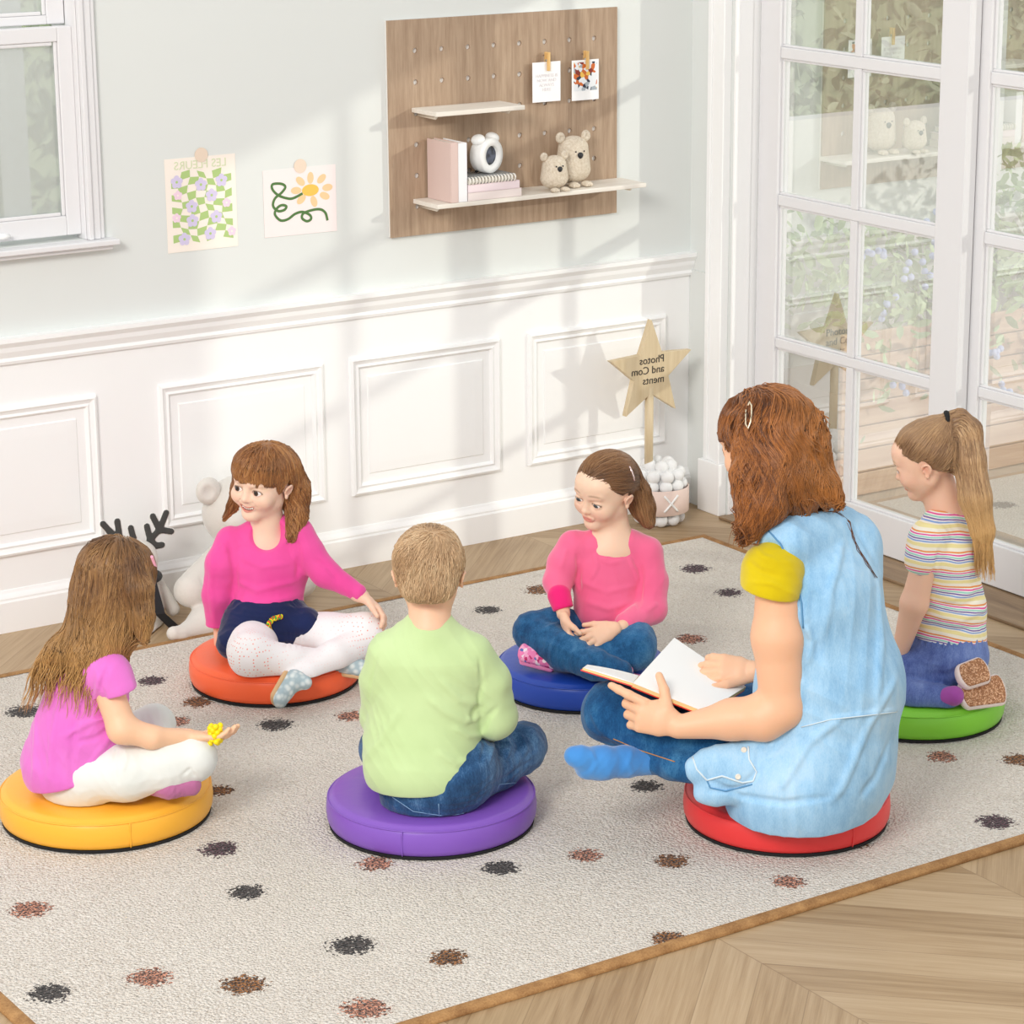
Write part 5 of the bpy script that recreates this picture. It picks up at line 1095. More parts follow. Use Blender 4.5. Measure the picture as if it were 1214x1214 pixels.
def flow(P):
    L = hd.loc(P); v = tie-P; v /= np.linalg.norm(v, axis=1)[:, None]+1e-9; past = (L[:, 1] < -.42) | (P @ ZZ < (tie @ ZZ)-.02); return np.where(past[:, None], -ZZ+.25*RR, v)
hr.strands(2600, lambda V: hd.loc(V)[:, 2] > -.4, flow, 24, .008, .0008, .0015, jitter=.03, seed=7)
hr.strands(700, lambda V: (hd.loc(V)[:, 1] < -.38), lambda P: np.tile(-ZZ+.28*RR, (len(P), 1)), 13, .007, .0009, .003, (.3, .05), jitter=.06, seed=8)
hr.build(hair_mat('brown_hair', '553721', '7d5636', 'a47a52'), p.t)
cl = MB().tube([v for v in (hr.S.snap(x, y, .003) for x, y in ((746, 553), (749, 559), (751, 565), (752, 570))) if v is not None] or [J(746, 553, -.055), J(752, 571, -.06)], .0026, 8); cl.build('hair_clip', plain('silver_pink_metal', 'efd8d6', .2, metal=.6), p.t, smooth=True)
# ------------------------------------------------------------------ girl on the yellow cushion
p = Pn('yellow', 'girl with long loose hair in a lilac pink tee and white leggings', -.06); J = p.J
FD = world_dir(.85, .5, 0); side = world_dir(.5, -.85, 0)
hd = Head(J(141, 688, .02), world_dir(.72, .66, -.22), ZZ+.08*RR, .172)
S = Sdf(.0024); hd.skull(S); SK1 = A(srgb('f1c3a0'))
p.ch(S, [(128, 715, .02, 22), (112, 765, .01, 23)], .02); p.ec(S, (104, 795, .0, 42, 32), (92, 905, .0, 50, 46), side, .03, .006)
p.ch(S, [(122, 800, -.07, 17), (145, 864, -.10, 17), (180, 874, -.09, 13), (222, 874, -.05, 8.5)], .012); p.ch(S, [(98, 790, .09, 15), (150, 874, .12, 13), (224, 872, .03, 8.5)], .012)
hand(S, J(224, 874, -.05), world_dir(.95, .1, -.05), world_dir(.0, .35, .9), world_dir(-.1, .9, -.3), .112, curl=(12, 22, 18), thumb=(.8, .5, .4))
hand(S, J(225, 872, .03), world_dir(.9, -.5, -.05), world_dir(.1, 0, .95), world_dir(.4, .8, 0), .105, curl=(15, 25, 20))
p.ch(S, [(100, 920, -.05, 24), (226, 897, -.04, 18), (160, 915, .10, 12)], .02, .006); p.ch(S, [(105, 905, .08, 22), (182, 862, .155, 17), (190, 930, -.02, 10)], .02, .006)
p.floorcut(S); S.build('body', SKIN, p.t, skin_cols(hd, lip=srgb('c98574'), brow=srgb('a9835c'), base=SK1))
hd.eyes(p.t, '5b4334', (0, 1, -.1))
G = Sdf(.0020); p.ec(G, (110, 782, .01, 42, 30), (103, 815, .0, 48, 42), side, .03); p.ec(G, (103, 815, .0, 48, 43), (94, 870, -.01, 56, 52), side, .03); p.ec(G, (94, 870, -.01, 56, 53), (84, 905, -.01, 64, 58), side, .02)
p.ch(G, [(112, 768, .01, 25), (118, 795, -.03, 26)], .02); p.ch(G, [(116, 788, -.05, 26), (130, 800, -.075, 23), (142, 818, -.09, 20.5)], .025); p.ec(G, (118, 812, -.03, 30, 30), (112, 868, -.03, 34, 30), side, .03); p.ch(G, [(100, 785, .06, 24), (118, 812, .11, 20)], .015)
p.ch(G, [(132, 712, .03, 20), (120, 752, .01, 23)], .004, mode='S'); G.half(J(145, 822, -.105), world_dir(.30, 0, -1), J(147, 832, -.11)-A([.038, .038, .03]), J(147, 826, -.11)+A([.038, .038, .02]), k=.002); G.half(J(143, 815, -.095), J(143, 830, -.095)-J(134, 795, -.08), J(132, 790, -.16)-.04, J(165, 850, -.0)+.04, k=.002) if False else None
G.half(J(85, 938, -.13), -ZZ+.30*RR, k=.004)
for pts, r, a in (([(140, 845), (120, 850), (95, 862), (75, 875)], 4, 4), ([(138, 858), (115, 875), (92, 880)], 3.5, -4), ([(135, 868), (118, 890), (105, 910)], 4, 4), ([(140, 840), (122, 836), (105, 830)], 3.5, 3), ([(70, 830), (62, 880), (58, 930)], 5, 3), ([(90, 850), (85, 900), (88, 940)], 5, -3), ([(45, 820), (42, 870), (40, 925)], 5, 2.5), ([(128, 790), (120, 815), (128, 840)], 3, -4), ([(118, 800), (112, 830)], 3, 2.5)): p.rg(G, pts, r, a)
G.fold(.0014, .06, 31, axis=RR); G.build('tee', fabric('orchid_jersey', 'e67ccf', 'dc6cc4'), p.t)
L = Sdf(.0026); p.ec(L, (92, 900, -.01, 52, 44), (94, 915, -.01, 58, 50), side, .02); p.ch(L, [(110, 916, -.06, 34), (150, 915, -.07, 33), (195, 905, -.06, 30), (228, 898, -.05, 28)], .02); p.ch(L, [(228, 900, -.04, 27), (205, 910, .03, 22), (170, 915, .10, 17)], .015)
p.ch(L, [(110, 905, .06, 32), (150, 876, .12, 27), (183, 858, .155, 25)], .02); p.ch(L, [(184, 862, .15, 23), (190, 900, .06, 18), (180, 925, -.02, 14)], .015)
for pts, r, a in (([(140, 885), (135, 905), (140, 930)], 2.5, -2.5), ([(148, 888), (150, 900), (145, 915)], 2.5, 2), ([(215, 920), (225, 912), (232, 922)], 2.5, -2)): p.rg(L, pts, r, a)
L.fold(.0008, .05, 4); p.floorcut(L); L.build('leggings', fabric('white_cotton', 'e9eae6', 'dfe1db', crease=.15), p.t)
K = Sdf(.0024); p.ch(K, [(168, 930, -.06, 11), (200, 932, -.08, 14.5), (226, 931, -.07, 13)], .01); K.fold(.0014, .03, 3); p.floorcut(K); K.build('sock', fabric('mauve_sock', 'b96f9a', 'aa6089'), p.t)
hr = Hair(.003); X = hr.S; hd.e(X, (0, -.07, .13), (.40, .475, .40), .05); hd.half_ = None
hd.e(X, (0, .46, -.14), (.30, .36, .40), .03, 's')
for x in (-1, 1): hd.e(X, (x*.33, .02, -.18), (.12, .22, .34), .06)
hd.e(X, (0, -.28, -.16), (.36, .26, .40), .08)
p.ec(X, (136, 698, .02, 40, 38), (124, 742, .0, 42, 38), side, .03); p.ec(X, (124, 742, .0, 40, 35), (108, 776, -.03, 40, 32), side, .03)
p.ch(X, [(96, 755, -.02, 20), (72, 772, -.04, 14), (50, 785, -.05, 6)], .02); p.ch(X, [(164, 700, -.03, 16), (170, 730, -.045, 9), (172, 755, -.055, 5)], .02)
X.fold(.0025, .03, 4, axis=RR); hr.base(); cr = hd.w(0, .0, .60)
def flow(P):
    v = P-cr; v -= ZZ*(v @ ZZ)[:, None]; v /= np.linalg.norm(v, axis=1)[:, None]+1e-9; low = np.clip((J(110, 740, 0)[2]-P[:, 2])/.10, 0, 1)[:, None]; return .40*v*(1-low)-1.0*ZZ-.28*RR*low
tipc = lambda V: np.clip((J(120, 700, 0)[2]-V[:, 2])/.16, 0, 1)
hr.strands(3400, lambda V: hd.loc(V)[:, 2] > .05, flow, 30, .0095, .0009, .003, (.14, .10), jitter=.05, seed=15, tipcol=tipc, free=lambda P: P[:, 2] < J(100, 790, -.05)[2])
hr.strands(1300, lambda V: (V[:, 2] < J(120, 705, 0)[2]), flow, 13, .0085, .001, .005, (.35, .09), jitter=.07, seed=16, tipcol=tipc, free=lambda P: P[:, 2] < J(100, 782, -.05)[2])
hr.build(hair_mat('honey_brown_hair', '4a2f1c', '7d5734', 'b58a58', tip='d0a060'), p.t)
MB().tube([hr.S.snap(184-i*.4, 668-i*4, .0) if hr.S.snap(184-i*.4, 668-i*4) is not None else J(180, 660, -.06) for i in range(-2, 3)], .003, 8).build('hair_clip', plain('pink_clip', 'f3a9bf', .3), p.t, smooth=True)
t = thing('berry_toy', 'small bunch of bright yellow balls held in the hands of the girl', 'toy', tuple(J(252, 884, -.02)))
YB = plain('bright_yellow', 'fbe00c', .4); rg = np.random.RandomState(4)
for i in range(26):
    a = i*2.4; yy = (i/26); c = J(255+6*math.cos(a), 860+22*yy, -.05+.012*math.sin(a)); pr = [(max(.0062*math.sin(q), .0002), -.0062*math.cos(q)) for q in np.linspace(0, PI, 9)]
    if i == 0: mb = MB()
    MB().lathe(pr, c, (0, 0, 1), 12).build('bead', YB, t, smooth=True)

# ------------------------------------------------------------------ kneeling girl on the green cushion
p = Pn('green', 'kneeling girl with a long ponytail in a striped tee and jeans', -.03); J = p.J; side = world_dir(-.40, -.92, 0)
hd = Head(J(1098, 545, .0), world_dir(-.90, .30, -.30), ZZ-.02*RR, .174)
S = Sdf(.0022); hd.skull(S, lids=.022)
p.ch(S, [(1110, 570, .02, 21), (1122, 612, .01, 22)], .02); p.ec(S, (1122, 640, .0, 40, 28), (1122, 760, .0, 44, 40), side, .03, .006)
p.ch(S, [(1100, 650, -.07, 14), (1084, 715, -.08, 16), (1068, 770, -.04, 10)], .012); hand(S, J(1068, 772, -.04), world_dir(-.6, .2, -.7), world_dir(.6, .5, -.2), world_dir(-.3, .9, 0), .108)
p.ch(S, [(1140, 645, .10, 14), (1110, 715, .14, 12), (1070, 770, .10, 9)], .012); hand(S, J(1070, 770, .10), world_dir(-.6, -.2, -.7), world_dir(.6, -.5, -.2), world_dir(-.3, -.9, 0), .108)
p.ch(S, [(1115, 785, -.04, 22), (1040, 815, -.02, 16), (1120, 825, -.10, 10)], .02, .006); p.ch(S, [(1125, 775, .08, 22), (1045, 800, .10, 16), (1125, 805, .03, 10)], .02, .006)
p.floorcut(S); S.build('body', SKIN, p.t, skin_cols(hd, lip=srgb('d98d80'), brow=srgb('b8946c'), browy=.10, lids=.022, base=A(srgb('f4c7ac'))))
hd.eyes(p.t, '5b4b3c', (0, 1, -.35))
G = Sdf(.0020); p.ec(G, (1122, 622, .01, 32, 26), (1120, 655, .0, 47, 36), side, .03); p.ec(G, (1120, 655, .0, 47, 37), (1123, 720, .0, 42, 44), side, .03); p.ec(G, (1123, 720, .0, 42, 44), (1124, 752, .0, 46, 46), side, .02)
p.ch(G, [(1112, 625, -.02, 22), (1100, 640, -.06, 22), (1094, 662, -.075, 22)], .015); p.ch(G, [(1130, 630, .05, 22), (1138, 655, .10, 20)], .015)
p.ch(G, [(1110, 570, .02, 20), (1119, 604, .01, 21)], .004, mode='S'); G.half(J(1122, 768, -.09), -ZZ-.12*RR, k=.004)
for pts, r, a in (([(1168, 690), (1145, 705), (1120, 712)], 4, 4), ([(1168, 705), (1140, 720), (1110, 715)], 3.5, -3), ([(1170, 720), (1140, 735), (1100, 728)], 4, 4), ([(1170, 740), (1135, 748), (1095, 740)], 4, -3), ([(1115, 650), (1110, 670), (1100, 690)], 3, -4)): p.rg(G, pts, r, a)
G.fold(.0012, .055, 33)
st = NT('rainbow_stripe_jersey'); xyz = st.n('ShaderNodeSeparateXYZ'); st.put(xyz.inputs[0], st.coord()); wv = st.noise(st.coord(), 7, 2)
zz = st.math('ADD', xyz.outputs[2], st.math('MULTIPLY', wv, .03)); zz = st.math('ADD', zz, st.math('MULTIPLY', xyz.outputs[0], .16)); fr = st.math('FRACT', st.math('DIVIDE', zz, .040))
pal = [('fdf7e6', .0), ('f6e9a8', .10), ('fdf7e6', .28), ('8fb0e6', .34), ('fdf9f4', .42), ('7d68ac', .47), ('fdf9f4', .54), ('9fdcd0', .58), ('fdf9f4', .66), ('ec4fa5', .71), ('fdf9f4', .78), ('f19a50', .84), ('fdf7e6', .92)]
st.set(color=st.ramp(fr, [(q, srgb(c)) for c, q in pal], 'CONSTANT'), rough=.85, sheen=.2, spec=.2, normal=st.bump(st.noise(st.coord(), 900, 2), .2, .001)); G.build('tee', st.m, p.t)
D = Sdf(.0026); p.ec(D, (1124, 750, .0, 43, 43), (1125, 776, -.01, 48, 48), side, .02); p.ch(D, [(1112, 788, -.04, 30), (1072, 800, -.04, 27), (1040, 812, -.03, 24)], .02); p.ch(D, [(1042, 818, -.05, 22), (1085, 826, -.10, 20), (1122, 828, -.12, 16)], .012); p.ch(D, [(1130, 780, .06, 30), (1045, 800, .08, 24)], .02); p.ch(D, [(1045, 805, .08, 20), (1125, 806, .0, 15)], .012)
for i in range(12): p.rg(D, [(1093+i*6.5, 753+i*.4-(i*.15)**2, 0), (1092+i*6.5, 766+i*.4, 0)], 1.6, 3)
for pts, r, a in (([(1078, 770), (1095, 785), (1120, 790)], 2, 2.5), ([(1100, 800), (1125, 800), (1150, 788)], 4, -5), ([(1075, 800), (1095, 806)], 3, -3)): p.rg(D, pts, r, a)
D.fold(.0014, .05, 12); p.floorcut(D); D.build('jeans', denim('periwinkle_denim', '46589a', '6a80bd', '94a9d8', .5), p.t)
K = Sdf(.0022); p.ch(K, [(1118, 827, -.125, 12), (1131, 825, -.135, 12)], .01); p.floorcut(K); K.build('sock', fabric('purple_sock', 'b65bb5', 'a24ca3'), p.t)
GL = NT('copper_glitter_sole'); v_ = GL.n('ShaderNodeTexVoronoi'); v_.inputs['Scale'].default_value = 420; GL.put(v_.inputs['Vector'], GL.coord()); sc_ = GL.n('ShaderNodeSeparateColor'); GL.put(sc_.inputs[0], v_.outputs['Color'])
GL.set(color=GL.ramp(sc_.outputs[0], [(0, srgb('8a5632')), (.6, srgb('b07a50')), (.9, srgb('e0b48f'))]), rough=.5, normal=GL.bump(v_.outputs['Distance'], .4, .002))
EDG = plain('pale_pink_rubber', 'efe0db', .5)
def sole_up(a, b, w, q2=0):
    a = A(a); b = A(b); d = unit(b-a); n = unit(-FW+.35*ZZ); n = unit(n-d*(n @ d)); sd = np.cross(d, n); s = Sdf(.0022)
    s.ecap(a-n*.016, b-n*.014, (w, .020), (w*1.05, .017), sd, .01); s.half(a-n*.004, n, k=.003); o = s.build('shoe', EDG, p.t)
    q = Sdf(.0018); q.ecap(a-n*.003, b-n*.003, (w*.86, .012), (w*.92, .012), sd, .01); q.half(a-n*.0015, n, k=.002); q.half(a-n*.012, -n, k=.002); q.build('sole', GL.m, o)
sole_up(J(1148, 822, -.140), J(1186, 816, -.12), .035); sole_up(J(1146, 800, -.135), J(1166, 793, -.12), .031)
hr = Hair(.0026); X = hr.S; hd.e(X, (0, -.075, .135), (.388, .458, .388), .05); X.half(hd.w(0, .335, .265), hd.F*.62-hd.U*.78, k=.008, post=False)
for x in (-1, 1): hd.e(X, (x*.47, -.045, -.06), (.17, .135, .17), .02, 's')
tie = J(1124, 500, .0)
p.ch(X, [(1112, 505, .0, 10), (1124, 500, .0, 8)], .02); p.ch(X, [(1124, 500, .0, 7.5), (1137, 498, .0, 11), (1146, 512, -.01, 16), (1149, 545, -.03, 17), (1156, 590, -.05, 17), (1165, 630, -.06, 12), (1168, 655, -.06, 5)], .012)
X.fold(.0012, .03, 4); hr.base()
TP = A([J(x, y, q) for x, y, q in ((1124, 500, 0), (1137, 496, 0), (1147, 512, -.01), (1150, 545, -.03), (1157, 590, -.05), (1166, 630, -.06), (1168, 675, -.06))]); TD = np.diff(TP, axis=0); TD /= np.linalg.norm(TD, axis=1)[:, None]
def flow(P):
    v = tie-P; dist = np.linalg.norm(v, axis=1); v /= dist[:, None]+1e-9; k_ = np.argmin(np.linalg.norm(P[:, None]-(TP[:-1]+TP[1:])[None]/2, axis=2), axis=1); tail = ((P-tie) @ RR > .004)
    return np.where(tail[:, None], TD[k_], v)
hr.strands(2600, lambda V: ((V-tie) @ RR) < -.01, flow, 16, .0095, .0008, .0015, jitter=.04, seed=27, stop=lambda P, rg: np.linalg.norm(P-tie, axis=1) < .016)
hr.strands(1500, lambda V: (((V-tie) @ RR) > .004) & (V[:, 2] > J(1150, 560, -.03)[2]), flow, 24, .0105, .0009, .003, (.12, .10), jitter=.05, seed=28, tipcol=lambda V: np.clip((J(1150, 560, 0)[2]-V[:, 2])/.14, 0, 1), free=lambda P: P[:, 2] < J(1165, 640, -.06)[2])
hr.build(hair_mat('dark_blonde_hair', '7d5c41', 'ac8660', 'd8b488', tip='e3b571'), p.t)
MB().tube([tie-.004*RR+.0195*(math.cos(q)*unit(np.cross(TD[0], ZZ))+math.sin(q)*ZZ) for q in np.linspace(0, 2*PI, 17)[:-1]], .0065, 8, closed=True).build('hair_tie', plain('black_elastic', '19191b', .8), p.t, smooth=True)

# ------------------------------------------------------------------ woman on the red cushion
p = Pn('red', 'woman with wavy brown hair in a light blue denim vest reading a book', -.09); J = p.J; side = world_dir(-.45, -.89, 0)
hd = Head(J(905, 522, .01), world_dir(-.80, .55, -.25), ZZ-.05*RR, .205)
S = Sdf(.0026); hd.skull(S); SKW = A(srgb('eebb98'))
p.ch(S, [(925, 555, .0, 30), (950, 612, .0, 33)], .03); p.ec(S, (960, 675, .0, 54, 36), (975, 890, .0, 68, 56), side, .04, .010)
p.ch(S, [(922, 684, -.115, 24), (922, 755, -.13, 28.5), (927, 838, -.14, 24.5), (905, 850, -.14, 26), (868, 853, -.13, 22.5), (805, 862, -.135, 13.5)], .018)
p.ch(S, [(1000, 665, .15, 26), (960, 780, .22, 26), (915, 800, .12, 16), (893, 796, .055, 12.5)], .018)
tL = hand(S, J(803, 860, -.135), world_dir(-.85, .10, .22), world_dir(.12, .95, -.22), world_dir(.15, .15, 1), .170, per=[(3, 8, 6), (40, 50, 30), (48, 55, 30), (52, 55, 30)], spread=7, thumb=(.45, .95, .45), tcurl=12)
tR = hand(S, J(894, 796, .055), world_dir(-.95, .0, .12), world_dir(.0, .75, -.6), world_dir(-.1, -.75, -.45), .150, curl=(25, 35, 25), spread=6, thumb=(.85, .45, -.25), tcurl=8)
p.ch(S, [(955, 915, -.04, 40), (735, 845, .0, 26), (860, 905, .10, 18)], .02, .008); p.ch(S, [(970, 900, .08, 40), (850, 825, .28, 26), (770, 903, -.02, 14)], .02, .008)
p.floorcut(S); S.build('body', SKIN, p.t, skin_cols(hd, lip=srgb('c06f64'), brow=srgb('5b3a26'), base=SKW))
hd.eyes(p.t, '4b3527', (0, 1, -.4))
# yellow tee (sleeves and collar show)
Y = Sdf(.0028); p.ec(Y, (950, 635, .0, 42, 32), (960, 700, .0, 72, 50), side, .03); p.ch(Y, [(928, 662, -.08, 30), (916, 677, -.11, 33), (914, 696, -.125, 34)], .02); p.ch(Y, [(995, 645, .12, 34), (1005, 690, .16, 34)], .02)
p.ch(Y, [(920, 550, .0, 30), (946, 606, .0, 34)], .006, mode='S'); 
Y.half(J(912, 703, -.13), world_dir(-.22, 0, -1), J(880, 700, -.13)-A([.09]*3), J(945, 720, -.13)+A([.09]*3), k=.003)
for pts, r, a in (([(890, 690), (915, 692), (944, 706)], 2.5, 3), ([(892, 648), (905, 660), (925, 668)], 4, 3), ([(886, 665), (900, 676), (925, 684)], 4, -3)): p.rg(Y, pts, r, a)
Y.fold(.0008, .06, 40); Y.build('tee', fabric('mustard_yellow_jersey', 'ddc400', 'cdb400'), p.t)
# vest
G = Sdf(.0023); p.ec(G, (958, 640, .0, 66, 46), (972, 700, .0, 92, 62), side, .03); p.ec(G, (972, 700, .0, 92, 64), (984, 810, -.01, 92, 82), side, .03); p.ec(G, (984, 810, -.01, 94, 84), (972, 905, -.02, 104, 86), side, .03)
p.ec(G, (968, 900, -.02, 106, 88), (950, 930, -.03, 112, 92), side, .02)
p.ch(G, [(905, 898, -.10, 42), (872, 912, -.12, 30)], .03); G.ell(J(858, 908, -.135), (44*p.s, 16*p.s, 27*p.s), (unit(RR-.25*ZZ), HH, ZZ), .02); G.ell(J(856, 936, -.135), (30*p.s, 18*p.s, 20*p.s), (unit(RR-.4*ZZ), HH, ZZ), .02)
p.ch(G, [(960, 625, .0, 38), (1000, 650, .05, 46)], .03); p.ch(G, [(945, 630, -.03, 32), (930, 645, -.085, 33)], .03)
p.ch(G, [(905, 540, -.02, 34), (944, 600, .0, 36)], .006, mode='S')
p.ch(G, [(900, 668, -.17, 36), (904, 704, -.19, 41), (910, 745, -.22, 41)], .008, mode='S')
for pts, r, a in (([(1000, 640), (985, 700), (975, 760)], 6, 4), ([(1040, 680), (1045, 760), (1040, 840)], 7, 3.5), ([(965, 700), (962, 740), (975, 790)], 6, -4), ([(955, 740), (965, 760), (955, 790)], 5, 4), ([(1000, 850), (960, 880), (935, 920), (925, 935)], 5, 5), ([(1065, 800), (1030, 860), (1000, 930), (985, 950)], 6, 4.5), ([(945, 850), (925, 880), (905, 905)], 5, -4), ([(1074, 840), (1030, 846), (985, 852)], 3, 3), ([(840, 925), (880, 945), (930, 952), (985, 945)], 4, -5), ([(915, 870), (900, 890), (898, 915), (880, 935), (840, 938)], 4, -5), ([(930, 790), (950, 810), (948, 840)], 5, 3.5), ([(1055, 880), (1040, 920), (1020, 945)], 6, -4), ([(930, 690), (945, 720)], 4, 3), ([(1010, 620), (1030, 650), (1050, 690)], 5, -3)): p.rg(G, pts, r, a)
G.fold(.0026, .11, 44, axis=RR+.3*ZZ); p.floorcut(G)
VD = denim('light_blue_denim', '86b6dc', 'a3cdec', 'c6e1f4', .35); ov = G.build('denim_vest', VD, p.t)
seam(G, [(905, 622), (925, 645), (942, 678), (950, 715), (952, 745)], .0020, SB, 'binding', ov); seam(G, [(1072, 843), (1030, 848), (985, 853), (950, 862)], .0012, ST, 'stitching', ov)
# flap with buttonholes
seam(G, [(818, 888), (826, 912), (838, 925), (856, 920), (880, 928), (893, 926), (897, 915), (888, 900), (887, 885)], .0020, ST, 'stitching', ov); seam(G, [(838, 925), (842, 934), (860, 938), (892, 930)], .0016, SB, 'stitching', ov)
for bx, by in ((882, 889), (875, 921)):
    v = G.snap(bx, by, .002)
    if v is not None: MB().lathe([(.0005, -.0015), (.0055, -.0015), (.006, 0), (.005, .0018), (.0035, .0012), (.0005, .0012)], v, -FW, 20).build('button', plain('pearl_button', 'e4ddd0', .3), ov, smooth=True)
# jeans
D = Sdf(.0024); p.ec(D, (965, 900, .0, 80, 64), (962, 915, .0, 86, 70), side, .02)
p.ch(D, [(940, 910, -.05, 44), (850, 890, -.045, 43), (770, 862, -.02, 40), (727, 843, .0, 37)], .025); p.ch(D, [(726, 848, .01, 34), (790, 880, .05, 27), (850, 900, .12, 20)], .02)
p.ch(D, [(970, 890, .10, 46), (900, 850, .22, 36), (855, 825, .29, 32)], .02); p.ch(D, [(855, 830, .28, 28), (820, 890, .10, 22), (790, 905, -.02, 18)], .02); p.ch(D, [(860, 915, -.13, 20), (800, 905, -.10, 19), (775, 902, -.07, 17)], .015)
for pts, r, a in (([(825, 880), (780, 872), (740, 868)], 5, 3), ([(790, 905), (750, 892), (715, 880)], 2.5, -3.5), ([(700, 845), (712, 865), (735, 882)], 4, 2.5), ([(760, 835), (790, 850), (812, 868)], 4, -2)): p.rg(D, pts, r, a)
D.fold(.002, .08, 50); p.floorcut(D); oj = D.build('jeans', denim('deep_blue_denim', '0f3560', '1f5686', '4d8ab5', .5), p.t)
seam(D, [(727, 876), (760, 890), (800, 903)], .0011, plain('orange_thread', 'c98a4e', .8), 'stitching', oj)
K = Sdf(.0028); p.ch(K, [(782, 903, -.06, 15), (740, 903, -.09, 18), (712, 904, -.11, 18)], .012); p.ch(K, [(712, 904, -.11, 18), (688, 898, -.13, 13), (680, 896, -.13, 11)], .012); p.ch(K, [(715, 905, -.11, 19), (696, 910, -.12, 14)], .012)
for pts, r, a in (([(700, 890), (706, 905), (700, 920)], 3, 3), ([(750, 888), (745, 905), (750, 920)], 3, 2.5)): p.rg(K, pts, r, a)
K.fold(.0009, .04, 6); K.half((0, 0, RT+.003), (0, 0, -1), k=.004); K.build('sock', fabric('sky_blue_sock', '4a93d9', '3a80c8', sheen=.5), p.t)
# hair
hr = Hair(.003); X = hr.S; hd.e(X, (0, -.08, .13), (.405, .48, .395), .05); hd.e(X, (0, -.25, -.08), (.37, .34, .42), .08)
hd.e(X, (0, .46, -.14), (.36, .36, .34), .03, 's')
p.ec(X, (930, 528, .0, 50, 46), (946, 574, -.01, 54, 40), side, .03); p.ch(X, [(886, 530, -.06, 15), (890, 565, -.085, 20), (897, 600, -.10, 21), (889, 622, -.11, 11), (885, 638, -.11, 5)], .02); p.ch(X, [(915, 560, -.07, 26), (905, 598, -.10, 23), (893, 620, -.11, 13)], .02)
p.ch(X, [(950, 570, -.05, 32), (975, 580, -.05, 18), (992, 592, -.055, 7)], .02)
X.fold(.0045, .055, 4, axis=RR); hr.base(); cr = hd.w(0, .12, .60); tl = J(890, 650, -.11)
def flow(P):
    v = P-cr; v -= ZZ*(v @ ZZ)[:, None]; v /= np.linalg.norm(v, axis=1)[:, None]+1e-9; rr_ = ((P-J(925, 560, -.05)) @ RR)[:, None]
    low = np.clip((J(925, 545, 0)[2]-P[:, 2])/.10, 0, 1)[:, None]; return .40*v*(1-low)-1.0*ZZ+low*np.where(rr_ > .04, .55, -.35)*RR
tipc = lambda V: np.clip(((V-J(925, 500, -.05)) @ RR)/.12+.25, 0, 1)*.8
lowz = J(887, 652, -.11)[2]; fs = lambda P, rg: (P[:, 2] < lowz+.02*rg.rand(len(P))) | ((lambda L: (L[:, 1] > .22) & (L[:, 2] < .12))(hd.loc(P)))
hr.strands(4200, lambda V: (hd.loc(V)[:, 2] > .0), flow, 28, .0095, .0010, .004, (.62, .12), jitter=.025, seed=35, tipcol=tipc, stop=fs)
hr.strands(1800, lambda V: (hd.loc(V)[:, 2] < .0) & (hd.loc(V)[:, 1] < .2), flow, 13, .0085, .0010, .005, (.5, .11), jitter=.04, seed=36, tipcol=tipc, free=lambda P: P[:, 2] < tl[2], stop=fs)
# stray lock over the shoulder
pts = A([J(x, y, q) for x, y, q in ((960, 585, -.08), (985, 598, -.095), (1005, 615, -.10), (1015, 640, -.11), (1025, 660, -.125), (1040, 680, -.13))])
hr.build(hair_mat('auburn_brown_hair', '45230f', '7c4822', 'b87439', tip='bd7c3c'), p.t)
mb = MB()
for k_ in range(5):
    o_ = .003*rg.randn(3)*A([1, 1, .6]); q_ = [G.snap(x+rg.randn()*1.2, y+rg.randn()*1.2, .002+.001*k_*.3) for x, y in ((958, 606), (975, 606), (992, 608), (1006, 620), (1012, 636), (1018, 652), (1028, 668), (1038, 684))]
    q_ = [v for v in q_ if v is not None]
    if len(q_) > 3: mb.tube(q_, [.0006]*len(q_), 4)
mb.build('stray_lock', hair_mat('stray_hair', '5a3118', '7c4822', 'a0622f'), p.t, smooth=True)
cp = [hr.S.snap(*q, .008) for q in ((889, 476), (885, 484), (884, 494), (884, 503), (887, 508), (890, 500), (891, 490), (891, 481))]; cp = [v for v in cp if v is not None]
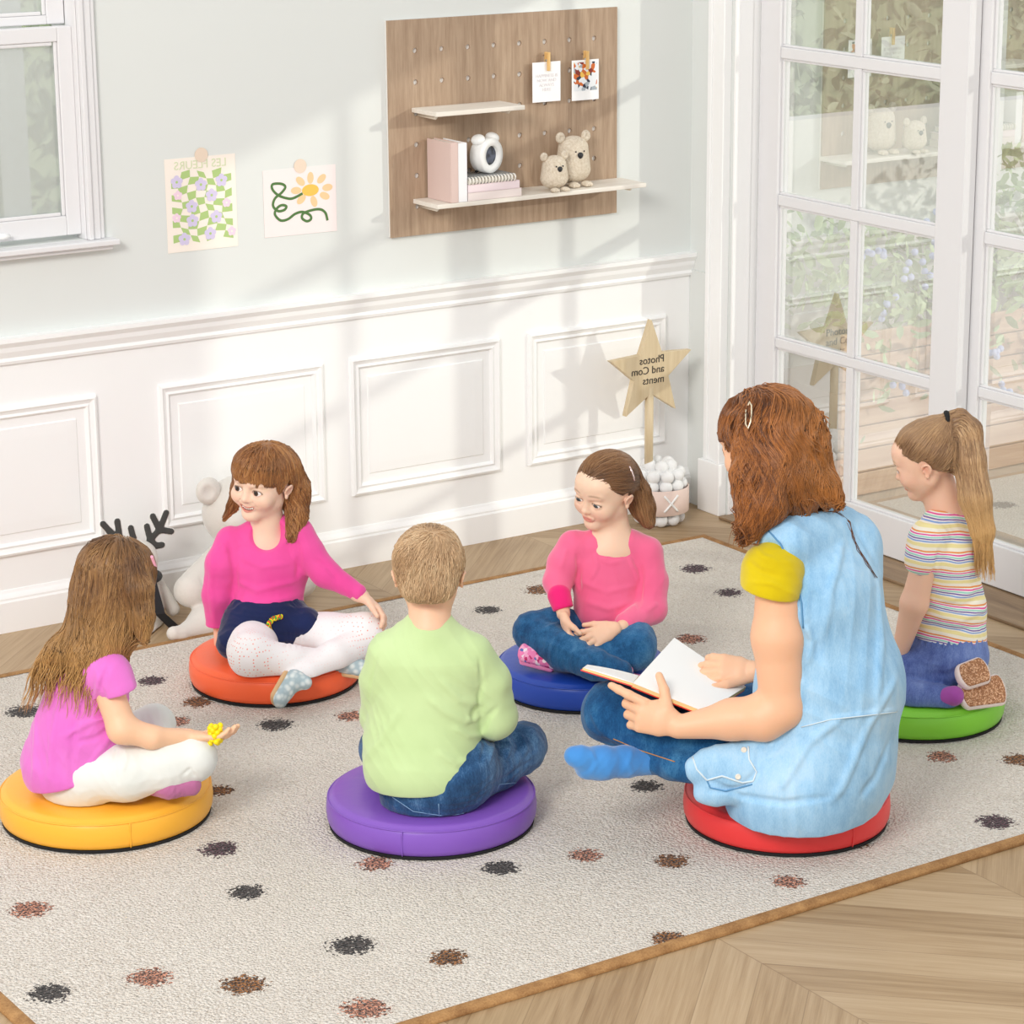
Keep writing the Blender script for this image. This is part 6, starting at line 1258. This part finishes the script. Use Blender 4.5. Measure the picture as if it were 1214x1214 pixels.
MB().tube(cp, .0019, 8, closed=True).build('hair_clip', plain('gold_metal', 'efe2c4', .25, metal=.7), p.t, smooth=True)

# ------------------------------------------------------------------ open book
b = thing('book', 'open red-backed book with blank white pages in the hands of the woman', 'book', tuple(J(790, 820, .0)))
A0, S0, B0, B1 = J(689, 792, -.06), J(750, 811, -.10), J(838, 846, -.125), J(884, 815, .06); S1, A1 = J(757, 802, .05), J(696, 789, .06)
def slab(mb, p00, p10, p11, p01, n, t0, t1, bow=0.0, N=10):
    V = []
    for i in range(N+1):
        u = i/N; h = bow*math.sin(PI*u); a = p00*(1-u)+p10*u; c = p01*(1-u)+p11*u
        for q, t in ((a, t0), (c, t0), (c, t1+h), (a, t1+h)): V.append(q+n*t)
    F = [(i*4+k, i*4+(k+1) % 4, (i+1)*4+(k+1) % 4, (i+1)*4+k) for i in range(N) for k in range(4)]+[(3, 2, 1, 0), (N*4, N*4+1, N*4+2, N*4+3)]; return mb.add(V, F)
REDC = plain('red_cover', 'd8352a', .45); CRM = plain('cream_page_block', 'eac98c', .8, .2, 600); PGW = plain('white_page', 'fdfcf9', .7)
nR = unit(np.cross(B0-S0, B1-S0)); nR = nR if nR[2] > 0 else -nR; nL = unit(np.cross(S0-A0, A1-A0)); nL = nL if nL[2] > 0 else -nL
slab(MB(), A0, S0, S1, A1, nL, -.0055, -.003).build('cover', REDC, b); slab(MB(), S0, B0, B1, S1, nR, -.0085, -.006).build('cover', REDC, b)
slab(MB(), A0+.003*unit(S0-A0), S0, S1, A1, nL, -.0029, .0015).build('page_block', CRM, b); slab(MB(), S0, B0-.003*unit(B0-S0), B1, S1, nR, -.0059, .0015).build('page_block', CRM, b)
dC = ray(799, 757); C1 = CAM+dC*(((S0-CAM) @ nR)/(dC @ nR))
slab(MB(), S0, B0-.004*unit(B0-S0), B1, C1, nR, .0018, .0022, .0, 1).build('page', PGW, b, smooth=False)
slab(MB(), A0+.004*unit(S0-A0), S0, S1, A1, nL, .0018, .0021, .002).build('page', PGW, b)
